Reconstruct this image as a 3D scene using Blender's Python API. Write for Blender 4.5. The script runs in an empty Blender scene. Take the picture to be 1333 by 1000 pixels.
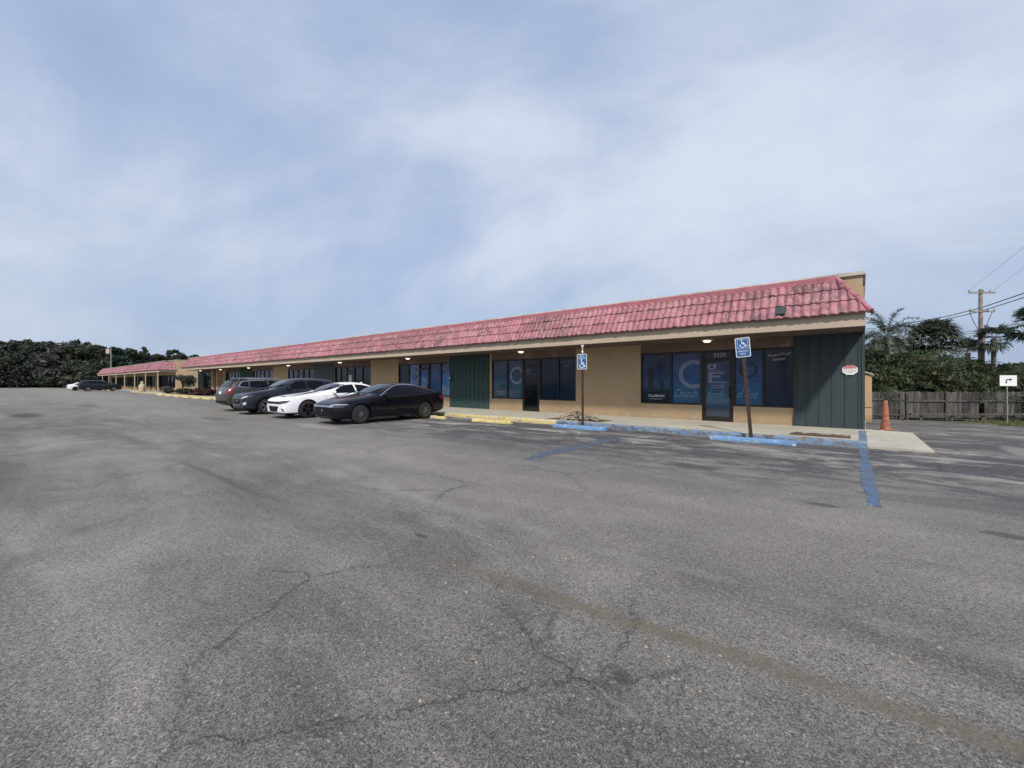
import bpy, bmesh, math, random
import numpy as np
from math import radians as R, sin, cos, pi
from mathutils import Vector, Matrix
from mathutils.bvhtree import BVHTree

sc = bpy.context.scene
col = sc.collection
random.seed(7)

# ------------------------------------------------------------------ camera geometry (building frame: x along the facade, y into it)
CH = 1.45
FPX = 550.0
YAW = R(39.5)
def dirv(u):
    a = (u-667)/FPX
    return (a*cos(YAW)-sin(YAW), a*sin(YAW)+cos(YAW))
def at(u, Z):                      # ground position at sight depth Z
    d = dirv(u); return d[0]*Z, d[1]*Z
def hz(v, Z): return CH+(498-v)/FPX*Z
def sstep(a, b, x):
    t = min(1, max(0, (x-a)/(b-a))); return t*t*(3-2*t)
def terrain(x, y):
    d = max(0, min(y, 48)-15.5)
    e = 0.045*d*d/(d+1.5)
    return -e*sstep(-45, -12, x)

# ------------------------------------------------------------------ node helpers
class NT:
    def __init__(s, tree): s.t = tree; s.n = tree.nodes; s.l = tree.links
    def new(s, typ, **kw):
        n = s.n.new(typ)
        for k, v in kw.items(): setattr(n, k, v)
        return n
    def put(s, sock, v):
        if hasattr(v, 'is_linked') or isinstance(v, bpy.types.NodeSocket): s.l.new(v, sock)
        elif v is not None:
            if isinstance(v, (tuple, list)) and len(v) == 3 and sock.type == 'RGBA': v = (*v, 1)
            sock.default_value = v
    def pos(s): return s.new('ShaderNodeNewGeometry').outputs['Position']
    def obj(s): return s.new('ShaderNodeTexCoord').outputs['Object']
    def island(s): return s.new('ShaderNodeNewGeometry').outputs['Random Per Island']
    def mul3(s, v, sc_, loc=(0, 0, 0), rot=(0, 0, 0)):
        m = s.new('ShaderNodeMapping'); s.put(m.inputs['Vector'], v)
        m.inputs['Scale'].default_value = sc_; m.inputs['Location'].default_value = loc; m.inputs['Rotation'].default_value = rot
        return m.outputs[0]
    def noise(s, v, scale, detail=4, rough=.55, dist=0, col=False):
        n = s.new('ShaderNodeTexNoise'); s.put(n.inputs['Vector'], v); n.inputs['Scale'].default_value = scale
        n.inputs['Detail'].default_value = detail; n.inputs['Roughness'].default_value = rough; n.inputs['Distortion'].default_value = dist
        return n.outputs['Color' if col else 'Fac']
    def vor(s, v, scale, feature='F1', out='Distance', rnd=1):
        n = s.new('ShaderNodeTexVoronoi', feature=feature); s.put(n.inputs['Vector'], v)
        n.inputs['Scale'].default_value = scale; n.inputs['Randomness'].default_value = rnd
        return n.outputs[out]
    def m(s, op, a, b=None, c=None, clamp=False):
        n = s.new('ShaderNodeMath', operation=op); n.use_clamp = clamp
        s.put(n.inputs[0], a)
        if b is not None: s.put(n.inputs[1], b)
        if c is not None: s.put(n.inputs[2], c)
        return n.outputs[0]
    def rng(s, v, a, b, c=0, d=1, smooth=False):
        n = s.new('ShaderNodeMapRange'); n.clamp = True
        if smooth: n.interpolation_type = 'SMOOTHSTEP'
        s.put(n.inputs['Value'], v)
        for k, x in zip(('From Min', 'From Max', 'To Min', 'To Max'), (a, b, c, d)): n.inputs[k].default_value = x
        return n.outputs[0]
    def mix(s, f, a, b, bt='MIX'):
        n = s.new('ShaderNodeMix', data_type='RGBA', blend_type=bt)
        s.put(n.inputs[0], f); s.put(n.inputs[6], a); s.put(n.inputs[7], b)
        return n.outputs[2]
    def sep(s, v):
        n = s.new('ShaderNodeSeparateXYZ'); s.put(n.inputs[0], v); return n.outputs
    def comb(s, x, y, z):
        n = s.new('ShaderNodeCombineXYZ'); s.put(n.inputs[0], x); s.put(n.inputs[1], y); s.put(n.inputs[2], z); return n.outputs[0]
    def ramp(s, f, stops):
        n = s.new('ShaderNodeValToRGB'); s.put(n.inputs[0], f); e = n.color_ramp.elements
        while len(e) < len(stops): e.new(.5)
        for el, (p, c) in zip(e, stops): el.position = p; el.color = (*c, 1) if len(c) == 3 else c
        return n.outputs[0]
    def bump(s, h, strength=.3, dist=.01):
        n = s.new('ShaderNodeBump'); s.put(n.inputs['Height'], h); n.inputs['Strength'].default_value = strength
        n.inputs['Distance'].default_value = dist; return n.outputs[0]

def newmat(name, rough=.8, metal=0, spec=.5, coat=0):
    m = bpy.data.materials.new(name); m.use_nodes = True
    t = NT(m.node_tree); b = m.node_tree.nodes['Principled BSDF']
    b.inputs['Roughness'].default_value = rough; b.inputs['Metallic'].default_value = metal
    b.inputs['Specular IOR Level'].default_value = spec; b.inputs['Coat Weight'].default_value = coat
    b.inputs['Coat Roughness'].default_value = .04
    return m, t, b
def plain(name, c, rough=.7, metal=0, var=.18, scale=3, spec=.4, coat=0, bump=0, bscale=40, emit=None):
    m, t, b = newmat(name, rough, metal, spec, coat)
    p = t.obj()
    n = t.noise(p, scale, 5, .6)
    f = t.rng(n, .3, .7, 1-var, 1+var)
    c2 = t.mix(1.0, c, t.comb(f, f, f), 'MULTIPLY')
    t.put(b.inputs['Base Color'], c2)
    if bump: t.put(b.inputs['Normal'], t.bump(t.noise(p, bscale, 4), bump, .01))
    if emit:
        t.put(b.inputs['Emission Color'], emit[0]); b.inputs['Emission Strength'].default_value = emit[1]
    return m

MT = {}
def build_mats():
    # ---- asphalt
    m, t, b = newmat('asphalt', .85, 0, .35)
    p = t.pos(); sx = t.sep(p)
    streak = t.noise(t.mul3(p, (.16, .75, 1), rot=(0, 0, .12)), 1.0, 6, .6, .6)
    big = t.noise(p, .16, 4, .55, .4)
    mid = t.noise(p, 1.3, 6, .65, .3)
    fine = t.noise(p, 34, 6, .75)
    s1 = t.m('ADD', t.m('MULTIPLY', streak, .50), t.m('MULTIPLY', big, .30))
    s1 = t.m('ADD', s1, t.m('MULTIPLY', mid, .20))
    base = t.ramp(s1, [(.37, (.070, .065, .058)), (.46, (.110, .102, .092)), (.54, (.154, .143, .128)), (.64, (.222, .207, .184))])
    blot = t.noise(t.mul3(p, (.5, 1.0, 1), (5, 3, 0), (0, 0, .3)), .55, 8, .72, 1.4)
    base = t.mix(t.rng(blot, .54, .64, 0, .38), base, (.250, .233, .203))
    base = t.mix(t.rng(blot, .46, .38, 0, .45), base, (.070, .067, .064))
    # dusty surface further down the lot, its grazing-view sheen painted in paler
    far = t.rng(sx[0], -14, -60, 0, 1, True)
    base = t.mix(t.m('MULTIPLY', far, .5), base, (.225, .208, .182))
    lane_sheen = t.m('MULTIPLY', t.rng(sx[1], 2.4, 4.6, 0, 1, True), t.rng(sx[1], 7.0, 10.0, 1, 0, True))  # drive lane: brightness of the grazing view put into the colour
    base = t.mix(t.m('MULTIPLY', t.m('MULTIPLY', lane_sheen, t.rng(sx[0], .0, 1.5, 1, .35)), .38), base, (.240, .222, .194))
    # sealed darker surface in front of the kerb and in the side drive
    inband = t.m('MULTIPLY', t.rng(sx[1], 5.2, 8.8, 0, 1, True), t.rng(sx[0], -22, -10, 0, 1, True))
    side = t.m('MULTIPLY', t.rng(sx[0], .4, 1.4, 0, 1, True), t.rng(sx[1], 8, 12, 0, 1, True))
    worn = t.noise(t.mul3(p, (.55, 1.25, 1)), 1.0, 8, .74, 1.1)
    zone = t.m('MAXIMUM', inband, side)
    sealed = t.m('MULTIPLY', zone, t.rng(worn, .45, .57, 1, .05))
    base = t.mix(t.m('MULTIPLY', sealed, .82), base, (.046, .046, .052))
    lightp = t.m('MULTIPLY', t.m('MULTIPLY', zone, t.rng(worn, .53, .62, 0, 1)), t.rng(sx[1], 8, 10, 0, 1))
    base = t.mix(t.m('MULTIPLY', lightp, .85), base, (.31, .295, .265))
    # aggregate
    v1 = t.vor(p, 175, 'F1', 'Color')
    g = t.sep(v1)
    ag = t.rng(g[0], 0, 1, .42, 1.58)
    base = t.mix(1, base, t.comb(ag, ag, ag), 'MULTIPLY')
    fn = t.rng(fine, .3, .7, .62, 1.38)
    base = t.mix(1, base, t.comb(fn, fn, fn), 'MULTIPLY')
    stones = t.m('GREATER_THAN', g[1], .955)
    base = t.mix(t.m('MULTIPLY', stones, .5), base, (.33, .32, .30))
    v2 = t.sep(t.vor(p, 85, 'F1', 'Color'))
    base = t.mix(t.m('MULTIPLY', t.m('GREATER_THAN', v2[0], .99), .45), base, (.40, .39, .36))
    base = t.mix(t.m('MULTIPLY', t.m('LESS_THAN', v2[1], .03), .6), base, (.04, .04, .04))
    # cracks
    wob = t.noise(p, 2.2, 6, .7, 0, True)
    pw = t.new('ShaderNodeVectorMath', operation='MULTIPLY_ADD')
    t.put(pw.inputs[0], wob); pw.inputs[1].default_value = (.55, .55, 0); t.put(pw.inputs[2], p)
    flat = t.mul3(pw.outputs[0], (1, 1, 0))
    d1 = t.vor(flat, .72, 'DISTANCE_TO_EDGE', 'Distance')
    cm = t.rng(t.noise(t.mul3(p, (1, 1, 1), (9, 4, 0)), .30, 2), .50, .60, 0, 1)
    crack = t.m('MULTIPLY', t.rng(d1, .001, .009, 1, 0), cm)
    halo = t.m('MULTIPLY', t.rng(d1, .0, .05, 1, 0), cm)
    d2 = t.vor(flat, 2.6, 'DISTANCE_TO_EDGE', 'Distance')
    cm2 = t.rng(t.noise(t.mul3(p, (1, 1, 1), (3, 7, 0)), .45, 3), .60, .66, 0, 1)
    crack2 = t.m('MULTIPLY', t.rng(d2, .004, .022, 1, 0), cm2)
    base = t.mix(t.m('MULTIPLY', halo, .15), base, (.05, .048, .046))
    base = t.mix(t.m('MULTIPLY', crack, .55), base, (.025, .024, .023))
    base = t.mix(t.m('MULTIPLY', crack2, .40), base, (.03, .03, .03))
    net = t.m('ADD', t.m('POWER', t.m('DIVIDE', t.m('ADD', sx[0], .95), .95), 2), t.m('POWER', t.m('DIVIDE', t.m('SUBTRACT', sx[1], 1.75), .75), 2))
    d3 = t.vor(flat, 2.7, 'DISTANCE_TO_EDGE', 'Distance')
    c3 = t.m('MULTIPLY', t.rng(d3, .003, .02, 1, 0), t.rng(t.m('ADD', net, t.m('MULTIPLY', mid, .6)), .7, 1.5, 1, 0))
    base = t.mix(t.m('MULTIPLY', c3, t.rng(t.noise(p, 3, 3), .36, .55, .15, .6)), base, (.03, .033, .03))
    # brown dirt seam running along the lot
    yy = t.m('ADD', sx[1], t.m('MULTIPLY', t.m('SUBTRACT', t.noise(p, .9, 3), .5), .16))
    line = t.rng(t.m('ABSOLUTE', t.m('SUBTRACT', yy, t.m('ADD', t.m('MULTIPLY', sx[0], .085), 2.52))), .025, .095, 1, 0)
    line = t.m('MULTIPLY', line, t.rng(sx[0], -3.0, -1.8, 0, 1))
    line = t.m('MULTIPLY', line, t.rng(t.noise(p, 14, 5, .7), .3, .6, .45, 1))
    base = t.mix(t.m('MULTIPLY', line, .68), base, (.115, .094, .062))
    # pale scuffed joint parallel to it
    y2 = t.m('ADD', sx[1], t.m('MULTIPLY', t.m('SUBTRACT', t.noise(p, .7, 3), .5), .5))
    l2 = t.rng(t.m('ABSOLUTE', t.m('SUBTRACT', y2, 3.35)), .03, .15, 1, 0)
    base = t.mix(t.m('MULTIPLY', t.m('MULTIPLY', l2, t.rng(mid, .4, .6, .1, 1)), .30), base, (.27, .26, .245))
    # dark seam further left and separate stains
    y3 = t.m('ADD', sx[1], t.m('MULTIPLY', t.m('SUBTRACT', t.noise(p, .8, 3), .5), .3))
    l3 = t.m('MULTIPLY', t.rng(t.m('ABSOLUTE', t.m('SUBTRACT', y3, 2.15)), .01, .09, 1, 0), t.m('MULTIPLY', t.rng(sx[0], -10, -9, 0, 1), t.rng(sx[0], -6.5, -5, 1, 0)))
    base = t.mix(t.m('MULTIPLY', l3, .6), base, (.06, .057, .054))
    dn = t.m('MULTIPLY', t.m('SUBTRACT', t.noise(p, 3.5, 5, .7), .5), 1.6)
    for qx, qy, rx, ry, k_ in ((-28.2, .75, 2.2, .55, .8), (-2.26, 7.6, .55, .30, .75), (-.35, 6.2, .22, .10, .7), (1.07, 6.06, .2, .12, .7), (-3.2, 2.54, .11, .04, .8), (-37, 3.5, 2.5, .5, .5), (-20, 5.5, 1.5, .4, .5), (-.9, 1.95, .06, .05, .6), (-6.5, 8.3, 1.0, .35, .45)):
        dd = t.m('ADD', t.m('POWER', t.m('ABSOLUTE', t.m('DIVIDE', t.m('SUBTRACT', sx[0], qx), rx)), 2), t.m('POWER', t.m('ABSOLUTE', t.m('DIVIDE', t.m('SUBTRACT', sx[1], qy), ry)), 2))
        base = t.mix(t.m('MULTIPLY', t.rng(t.m('ADD', dd, dn), .3, 1.1, 1, 0), k_), base, (.04, .04, .042))
    for qx, qy, rx, ry, k_ in ((-7.4, 10.6, 1.0, .28, .8), (-4.2, 10.3, .7, .25, .7), (-11.4, 10.2, .9, .35, .6), (-14, 6.7, 1.6, .4, .5), (2.6, 13.5, .25, 1.2, .5), (4.2, 18, 1.5, .5, .7), (7, 20, 2, .6, .7), (-1.0, 10.2, 1.4, .2, .5), (1.2, 11.4, .9, .2, .6)):
        dd = t.m('ADD', t.m('POWER', t.m('ABSOLUTE', t.m('DIVIDE', t.m('SUBTRACT', sx[0], qx), rx)), 2), t.m('POWER', t.m('ABSOLUTE', t.m('DIVIDE', t.m('SUBTRACT', sx[1], qy), ry)), 2))
        base = t.mix(t.m('MULTIPLY', t.rng(t.m('ADD', dd, dn), .3, 1.2, 1, 0), k_), base, (.30, .285, .26))
    # oil spots
    sp = t.rng(t.vor(t.mul3(p, (1, 1, 0), (.3, .6, 0)), .42, 'F1', 'Distance'), .03, .13, 1, 0)
    base = t.mix(t.m('MULTIPLY', t.m('MULTIPLY', sp, t.rng(mid, .4, .6, 0, 1)), .6), base, (.04, .039, .038))
    t.put(b.inputs['Base Color'], base)
    h = t.m('ADD', t.m('MULTIPLY', g[2], .5), fine)
    h = t.m('SUBTRACT', h, t.m('MULTIPLY', crack, 1.5))
    t.put(b.inputs['Normal'], t.bump(h, .55, .006))
    MT['asphalt'] = m
    # ---- concrete
    def concrete(name, c, c2, joints=False):
        m, t, b = newmat(name, .9, 0, .25)
        p = t.pos(); n = t.noise(p, 1.1, 6, .65, .5); n2 = t.noise(p, 22, 4, .7)
        base = t.mix(t.rng(n, .35, .65), c, c2)
        f = t.rng(n2, .3, .7, .86, 1.12); base = t.mix(1, base, t.comb(f, f, f), 'MULTIPLY')
        st = t.rng(t.noise(p, 3.7, 6, .75, .8), .58, .70, 0, .45)
        base = t.mix(st, base, (.16, .14, .11))
        if joints:
            x = t.sep(p)[0]
            j = t.rng(t.m('ABSOLUTE', t.m('SUBTRACT', t.m('FRACT', t.m('MULTIPLY', x, 1/3.05)), .5)), 0, .0035, 1, 0)
            base = t.mix(t.m('MULTIPLY', j, .8), base, (.09, .08, .07))
        t.put(b.inputs['Base Color'], base)
        t.put(b.inputs['Normal'], t.bump(n2, .3, .004))
        return m
    MT['concrete'] = concrete('concrete', (.43, .40, .32), (.34, .32, .26), True)
    MT['concrete_pad'] = concrete('pad_concrete', (.45, .42, .35), (.36, .34, .29))
    # ---- worn paint on concrete
    def worn(name, c, lo, hi, under=(.30, .28, .25), c2=None):
        m, t, b = newmat(name, .75, 0, .3)
        p = t.pos(); n = t.noise(t.mul3(p, (1, 1, 1.8)), 5.5, 8, .78, .6)
        k = t.rng(n, lo, hi)
        cc = t.mix(t.rng(t.noise(p, 2.0, 4), .4, .6), c, c2 or tuple(x*.8 for x in c))
        dirt = t.mix(t.rng(t.noise(p, 9, 5), .4, .65), under, tuple(x*.25 for x in under))
        base = t.mix(k, dirt, cc)
        t.put(b.inputs['Base Color'], base); t.put(b.inputs['Normal'], t.bump(n, .4, .006))
        return m
    MT['blue_paint'] = worn('blue_kerb_paint', (.12, .19, .31), .45, .53, (.20, .19, .18), c2=(.17, .25, .36))
    MT['blue_bright'] = worn('blue_stop_paint', (.14, .27, .46), .40, .44, (.6, .62, .62))
    MT['yellow_paint'] = worn('yellow_kerb_paint', (.60, .47, .17), .40, .47, (.26, .24, .20), c2=(.50, .43, .26))
    MT['yellow_bright'] = worn('yellow_stop_paint', (.68, .55, .22), .42, .47, (.5, .48, .42))
    def linepaint(name, c, lo, hi, under):
        m, t, b = newmat(name, .85, 0, .3)
        p = t.pos(); n = t.noise(p, 7, 8, .8)
        n2 = t.vor(p, 120, 'F1', 'Color'); g = t.rng(t.sep(n2)[0], 0, 1, .7, 1.25)
        base = t.mix(t.rng(n, lo, hi), under, c); base = t.mix(1, base, t.comb(g, g, g), 'MULTIPLY')
        t.put(b.inputs['Base Color'], base); return m
    MT['blue_line'] = linepaint('blue_line_paint', (.085, .165, .31), .42, .60, (.085, .088, .095))
    MT['blue_faint'] = linepaint('faint_blue_line_paint', (.08, .13, .21), .42, .62, (.075, .075, .08))
    MT['white_line'] = linepaint('worn_white_line_paint', (.27, .265, .25), .42, .62, (.11, .108, .105))
    # ---- stucco
    def stucco(name, c, var=.10):
        m, t, b = newmat(name, .92, 0, .2)
        p = t.pos(); n = t.noise(p, .7, 5, .6, .5); n2 = t.noise(p, 45, 4, .7)
        f = t.rng(n, .3, .7, 1-var, 1+var); base = t.mix(1, c, t.comb(f, f, f), 'MULTIPLY')
        f2 = t.rng(n2, .3, .7, .93, 1.06); base = t.mix(1, base, t.comb(f2, f2, f2), 'MULTIPLY')
        dr = t.rng(t.noise(t.mul3(p, (3, 3, .35)), 1.5, 5, .7), .60, .75, 0, .3)
        base = t.mix(dr, base, (.20, .15, .10))
        zz_ = t.m('ADD', t.sep(p)[2], t.m('MULTIPLY', t.noise(p, 4, 5, .7), -.45))
        base = t.mix(t.rng(zz_, -.08, .16, .42, 0), base, (.17, .125, .085))
        bl = t.rng(t.noise(t.mul3(p, (1, 1, .8)), 1.9, 6, .7, .5), .52, .66, 0, .22); base = t.mix(bl, base, (.50, .42, .32))
        t.put(b.inputs['Base Color'], base); t.put(b.inputs['Normal'], t.bump(n2, .5, .004)); return m
    MT['stucco'] = stucco('tan_stucco', (.43, .31, .19))
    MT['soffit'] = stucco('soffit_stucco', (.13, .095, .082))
    MT['header'] = stucco('brown_header', (.17, .115, .095))  # strip above the windows, a darker brown than the wall
    MT['fascia'] = stucco('fascia_stucco', (.45, .37, .28), .07)
    # ---- roof tiles
    m, t, b = newmat('pink_roof_tile', .6, 0, .4)
    p = t.pos(); x = t.sep(p)
    tid = t.new('ShaderNodeTexWhiteNoise', noise_dimensions='2D')
    t.put(tid.inputs['Vector'], t.comb(t.m('FLOOR', t.m('MULTIPLY', t.m('ADD', x[0], x[1]), 1/.195)), t.m('FLOOR', t.m('MULTIPLY', x[2], 2.9)), 0))
    r = tid.outputs['Value']
    base = t.mix(r, (.26, .092, .110), (.39, .165, .185))
    n = t.noise(t.mul3(p, (.5, .5, .5)), 1.0, 5, .6, .5)
    base = t.mix(t.rng(n, .45, .62, 0, .4), base, (.45, .235, .25))
    alg = t.noise(t.mul3(p, (2.3, 2.3, .8)), 1.4, 7, .8, .7)
    big = t.rng(t.noise(p, .33, 3, .5), .42, .62, 0, 1)
    al = t.m('MULTIPLY', t.rng(t.m('ADD', alg, t.m('MULTIPLY', big, .11)), .535, .64, 0, 1), t.rng(r, 0, 1, .4, .95))
    base = t.mix(t.m('MULTIPLY', al, .8), base, (.085, .05, .05))
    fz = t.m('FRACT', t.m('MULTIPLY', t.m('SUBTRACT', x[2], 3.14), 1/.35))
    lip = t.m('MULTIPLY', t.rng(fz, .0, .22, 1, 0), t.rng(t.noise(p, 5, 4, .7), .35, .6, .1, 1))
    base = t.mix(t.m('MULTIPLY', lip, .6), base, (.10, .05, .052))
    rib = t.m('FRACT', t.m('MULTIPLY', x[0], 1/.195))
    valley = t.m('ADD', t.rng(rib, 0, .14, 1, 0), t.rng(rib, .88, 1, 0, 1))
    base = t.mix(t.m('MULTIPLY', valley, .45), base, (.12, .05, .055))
    rn = t.m('MULTIPLY', t.rng(t.noise(t.mul3(p, (4.5, 4.5, .5)), 1.3, 6, .75, .3), .50, .58, 0, 1), t.rng(t.noise(p, .5, 3, .6), .47, .56, 0, 1))
    pale = t.rng(t.noise(t.mul3(p, (5, 5, 1.2)), 1.5, 5, .7), .54, .66, 0, .55)
    base = t.mix(pale, base, (.46, .27, .285))
    base = t.mix(t.m('MULTIPLY', rn, .72), base, (.05, .034, .034))
    t.put(b.inputs['Base Color'], base); t.put(b.inputs['Normal'], t.bump(t.noise(p, 30, 4, .7), .3, .004))
    MT['tile'] = m
    MT['ridge'] = plain('pink_ridge_tile', (.36, .13, .155), .6, var=.25, scale=4)
    MT['flash'] = plain('cream_flashing', (.46, .43, .38), .6, var=.35, scale=1.3)
    MT['roofing'] = plain('flat_roofing', (.35, .34, .32), .9)
    # ---- board siding
    def siding(name, c, c2):
        m, t, b = newmat(name, .7, 0, .35)
        p = t.pos(); n = t.noise(t.mul3(p, (4, 4, .6)), 1.5, 5, .6)
        base = t.mix(t.rng(n, .35, .65), c, c2)
        mk = t.rng(t.noise(p, 2.5, 6, .8, .5), .66, .72, 0, .3); base = t.mix(mk, base, (.16, .18, .16))
        t.put(b.inputs['Base Color'], base); t.put(b.inputs['Normal'], t.bump(t.noise(t.mul3(p, (60, 60, 3)), 1, 3), .3, .003)); return m
    MT['green'] = siding('slate_green_siding', (.033, .047, .053), (.040, .055, .060))
    MT['green_deep'] = siding('deep_green_siding', (.026, .052, .050), (.032, .064, .058))
    MT['hazed'] = siding('hazed_green_siding', (.060, .085, .105), (.07, .095, .115))  # green siding with distance haze mixed into its colour
    MT['bronze'] = plain('bronze_frame', (.030, .024, .022), .4, .4, .2)
    # ---- glass & prints
    def film(name, stops, z0, z1, cl=.3, gloss=.12, tint=(.10, .15, .24)):
        m, t, b = newmat(name, gloss, 0, .3)
        p = t.pos(); z = t.rng(t.sep(p)[2], z0, z1)
        base = t.ramp(z, stops)
        n = t.rng(t.noise(t.mul3(p, (.9, .9, 1.6)), 1.6, 5, .6, .4), .45, .7, 0, cl)
        base = t.mix(n, base, tint)
        t.put(b.inputs['Base Color'], base)
        nrm = t.bump(t.noise(p, 1.1, 2), .05, .02); t.put(b.inputs['Normal'], nrm)
        return m
    MT['film_night'] = film('night_blue_print', [(0, (0.0072, 0.01152, 0.02016)), (.22, (0.00864, 0.0144, 0.0252)), (.34, (0.0216, 0.0612, 0.1152)), (.6, (0.01296, 0.0252, 0.0864)), (1, (0.01008, 0.01152, 0.0324))], .67, 2.53, .15)
    MT['film_blue'] = film('blue_print', [(0, (0.02916, 0.09088, 0.1706)), (.3, (0.02138, 0.08019, 0.1837)), (.6, (0.01361, 0.05346, 0.1706)), (1, (0.0175, 0.02138, 0.07217))], .67, 2.53, .35)
    MT['film_dark'] = film('dark_blue_print', [(0, (0.01152, 0.0288, 0.0504)), (.4, (0.01008, 0.01584, 0.036)), (1, (0.01584, 0.01584, 0.0324))], .67, 2.53, .2, tint=(0.0216, 0.0288, 0.0504))
    MT['film_door'] = film('door_print', [(0, (0.027, 0.0297, 0.03645)), (.12, (0.09, 0.1089, 0.1337)), (.22, (0.027, 0.06435, 0.1093)), (.3, (0.081, 0.1386, 0.1944)), (.42, (0.027, 0.0891, 0.1701)), (.7, (0.0198, 0.0396, 0.0972)), (1, (0.027, 0.0297, 0.06683))], .2, 2.25, .3)
    MT['film_sky'] = film('cloud_print', [(0, (0.1224, 0.202, 0.2809)), (.22, (0.1958, 0.2962, 0.4296)), (.34, (0.04896, 0.1616, 0.3635)), (.6, (0.01836, 0.08078, 0.2809)), (1, (0.02203, 0.04039, 0.1322))], .67, 2.53, .55, tint=(0.2693, 0.4039, 0.6279))
    MT['film_mid'] = film('teal_print', [(0, (0.0468, 0.08752, 0.1264)), (.3, (0.0234, 0.07207, 0.1137)), (.6, (0.01872, 0.04118, 0.08845)), (1, (0.03276, 0.03604, 0.0695))], .67, 2.53, .35)
    MT['glass'] = film('tinted_glass', [(0, (0.00864, 0.00936, 0.01224)), (1, (0.01296, 0.01296, 0.01872))], .67, 2.53, .2, .06, (0.0216, 0.0216, 0.0288))
    MT['print_pale'] = plain('pale_print', (.42, .44, .48), .5)
    MT['print_mid'] = plain('mid_print', (.17, .19, .27), .45)
    MT['print_ring'] = plain('ring_print', (.15, .175, .27), .4)
    MT['print_dim'] = plain('dim_script_print', (.12, .22, .32), .45)
    MT['print_white'] = plain('white_print', (.72, .74, .76), .5, var=.08)
    MT['print_black'] = plain('silhouette_print', (.008, .011, .014), .4)
    MT['white'] = plain('white_paint', (.74, .74, .72), .5, var=.08)
    MT['greymetal'] = plain('galvanised_metal', (.42, .42, .42), .45, .7)
    MT['signblue'] = plain('sign_blue', (.035, .115, .30), .4, var=.08)
    MT['signred'] = plain('sign_red', (.50, .06, .06), .5)
    MT['rust'] = plain('rusty_brown_post', (.055, .032, .026), .8, .1, .4, 8)
    MT['lampmat'] = plain('lit_lamp', (.9, .8, .6), .5, emit=((1, .86, .62), 1.6))
    MT['soil'] = plain('bare_soil', (.085, .06, .042), .95, 0, .45, 9, bump=.8, bscale=30)
    MT['dry'] = plain('dry_leaves', (.33, .26, .18), .9, 0, .55, 12)
    MT['dry2'] = plain('grey_stones', (.36, .33, .29), .9, 0, .3, 9)
    m, t, b = newmat('ground_soil', .95, 0, .2); p = t.pos()
    base = t.mix(t.rng(t.noise(p, .5, 6, .7), .4, .6), (.13, .12, .085), (.075, .10, .045))
    f = t.rng(t.noise(p, 9, 5, .7), .3, .7, .7, 1.3); t.put(b.inputs['Base Color'], t.mix(1, base, t.comb(f, f, f), 'MULTIPLY'))
    MT['ground'] = m
    MT['orange'] = plain('orange_plastic', (.30, .115, .075), .7, 0, .5, 9)
    # weathered boards
    m, t, b = newmat('weathered_boards', .9, 0, .2); p = t.pos()
    n = t.noise(t.mul3(p, (7, 7, 1.1)), 1.5, 6, .7)
    base = t.ramp(n, [(.3, (.036, .034, .031)), (.5, (.078, .073, .067)), (.7, (.135, .127, .118))])
    rr = t.rng(t.island(), 0, 1, .6, 1.4); base = t.mix(1, base, t.comb(rr, rr, rr), 'MULTIPLY')
    t.put(b.inputs['Base Color'], base); t.put(b.inputs['Normal'], t.bump(n, .5, .01)); MT['boards'] = m
    MT['pole'] = plain('weathered_pole', (.24, .215, .185), .9, 0, .3, 3)
    MT['bark'] = plain('bark', (.105, .085, .065), .95, 0, .4, 4)
    MT['palmbark'] = plain('palm_trunk_bark', (.19, .165, .135), .95, 0, .4, 5)
    MT['wire'] = plain('cable_rubber', (.02, .02, .022), .6)
    MT['wire_thin'] = plain('thin_cable', (.10, .11, .13), .6)
    def leaf(name, c, c2, tr=.25, dead=None):
        m, t, b = newmat(name, .55, 0, .35)
        i = t.island(); base = t.mix(i, c, c2)
        p = t.pos(); n = t.noise(p, .45, 3); f = t.rng(n, .3, .7, .7, 1.3)
        base = t.mix(1, base, t.comb(f, f, f), 'MULTIPLY')
        if dead: base = t.mix(t.m('GREATER_THAN', i, .965), base, dead)
        t.put(b.inputs['Base Color'], base)
        tr_ = t.new('ShaderNodeBsdfTranslucent'); t.put(tr_.inputs['Color'], base)
        mx = t.new('ShaderNodeMixShader'); mx.inputs[0].default_value = tr
        t.l.new(b.outputs[0], mx.inputs[1]); t.l.new(tr_.outputs[0], mx.inputs[2])
        out = [n for n in t.n if n.type == 'OUTPUT_MATERIAL'][0]; t.l.new(mx.outputs[0], out.inputs[0])
        return m
    MT['leaf_dark'] = leaf('dark_evergreen_leaves', (.036, .047, .038), (.060, .074, .052))  # dark and mid leaves lightened and greyed: distant haze put into the colour
    MT['leaf_mid'] = leaf('mid_green_leaves', (.042, .056, .038), (.075, .090, .056))
    MT['leaf_pine'] = leaf('blue_green_needles', (.026, .050, .038), (.045, .075, .052))
    MT['leaf_grey'] = leaf('grey_bare_twigs', (.052, .055, .048), (.078, .080, .070), .1)
    MT['leaf_olive'] = leaf('olive_leaves', (.026, .042, .018), (.066, .082, .034), .25, (.20, .15, .07))
    MT['leaf_palm'] = leaf('palm_leaves', (.055, .078, .060), (.105, .130, .095), .3, (.17, .14, .09))
    MT['leaf_red'] = leaf('dark_red_leaves', (.04, .018, .018), (.075, .03, .026))
    MT['grassm'] = leaf('grass_blades', (.08, .10, .035), (.15, .15, .06))
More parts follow.
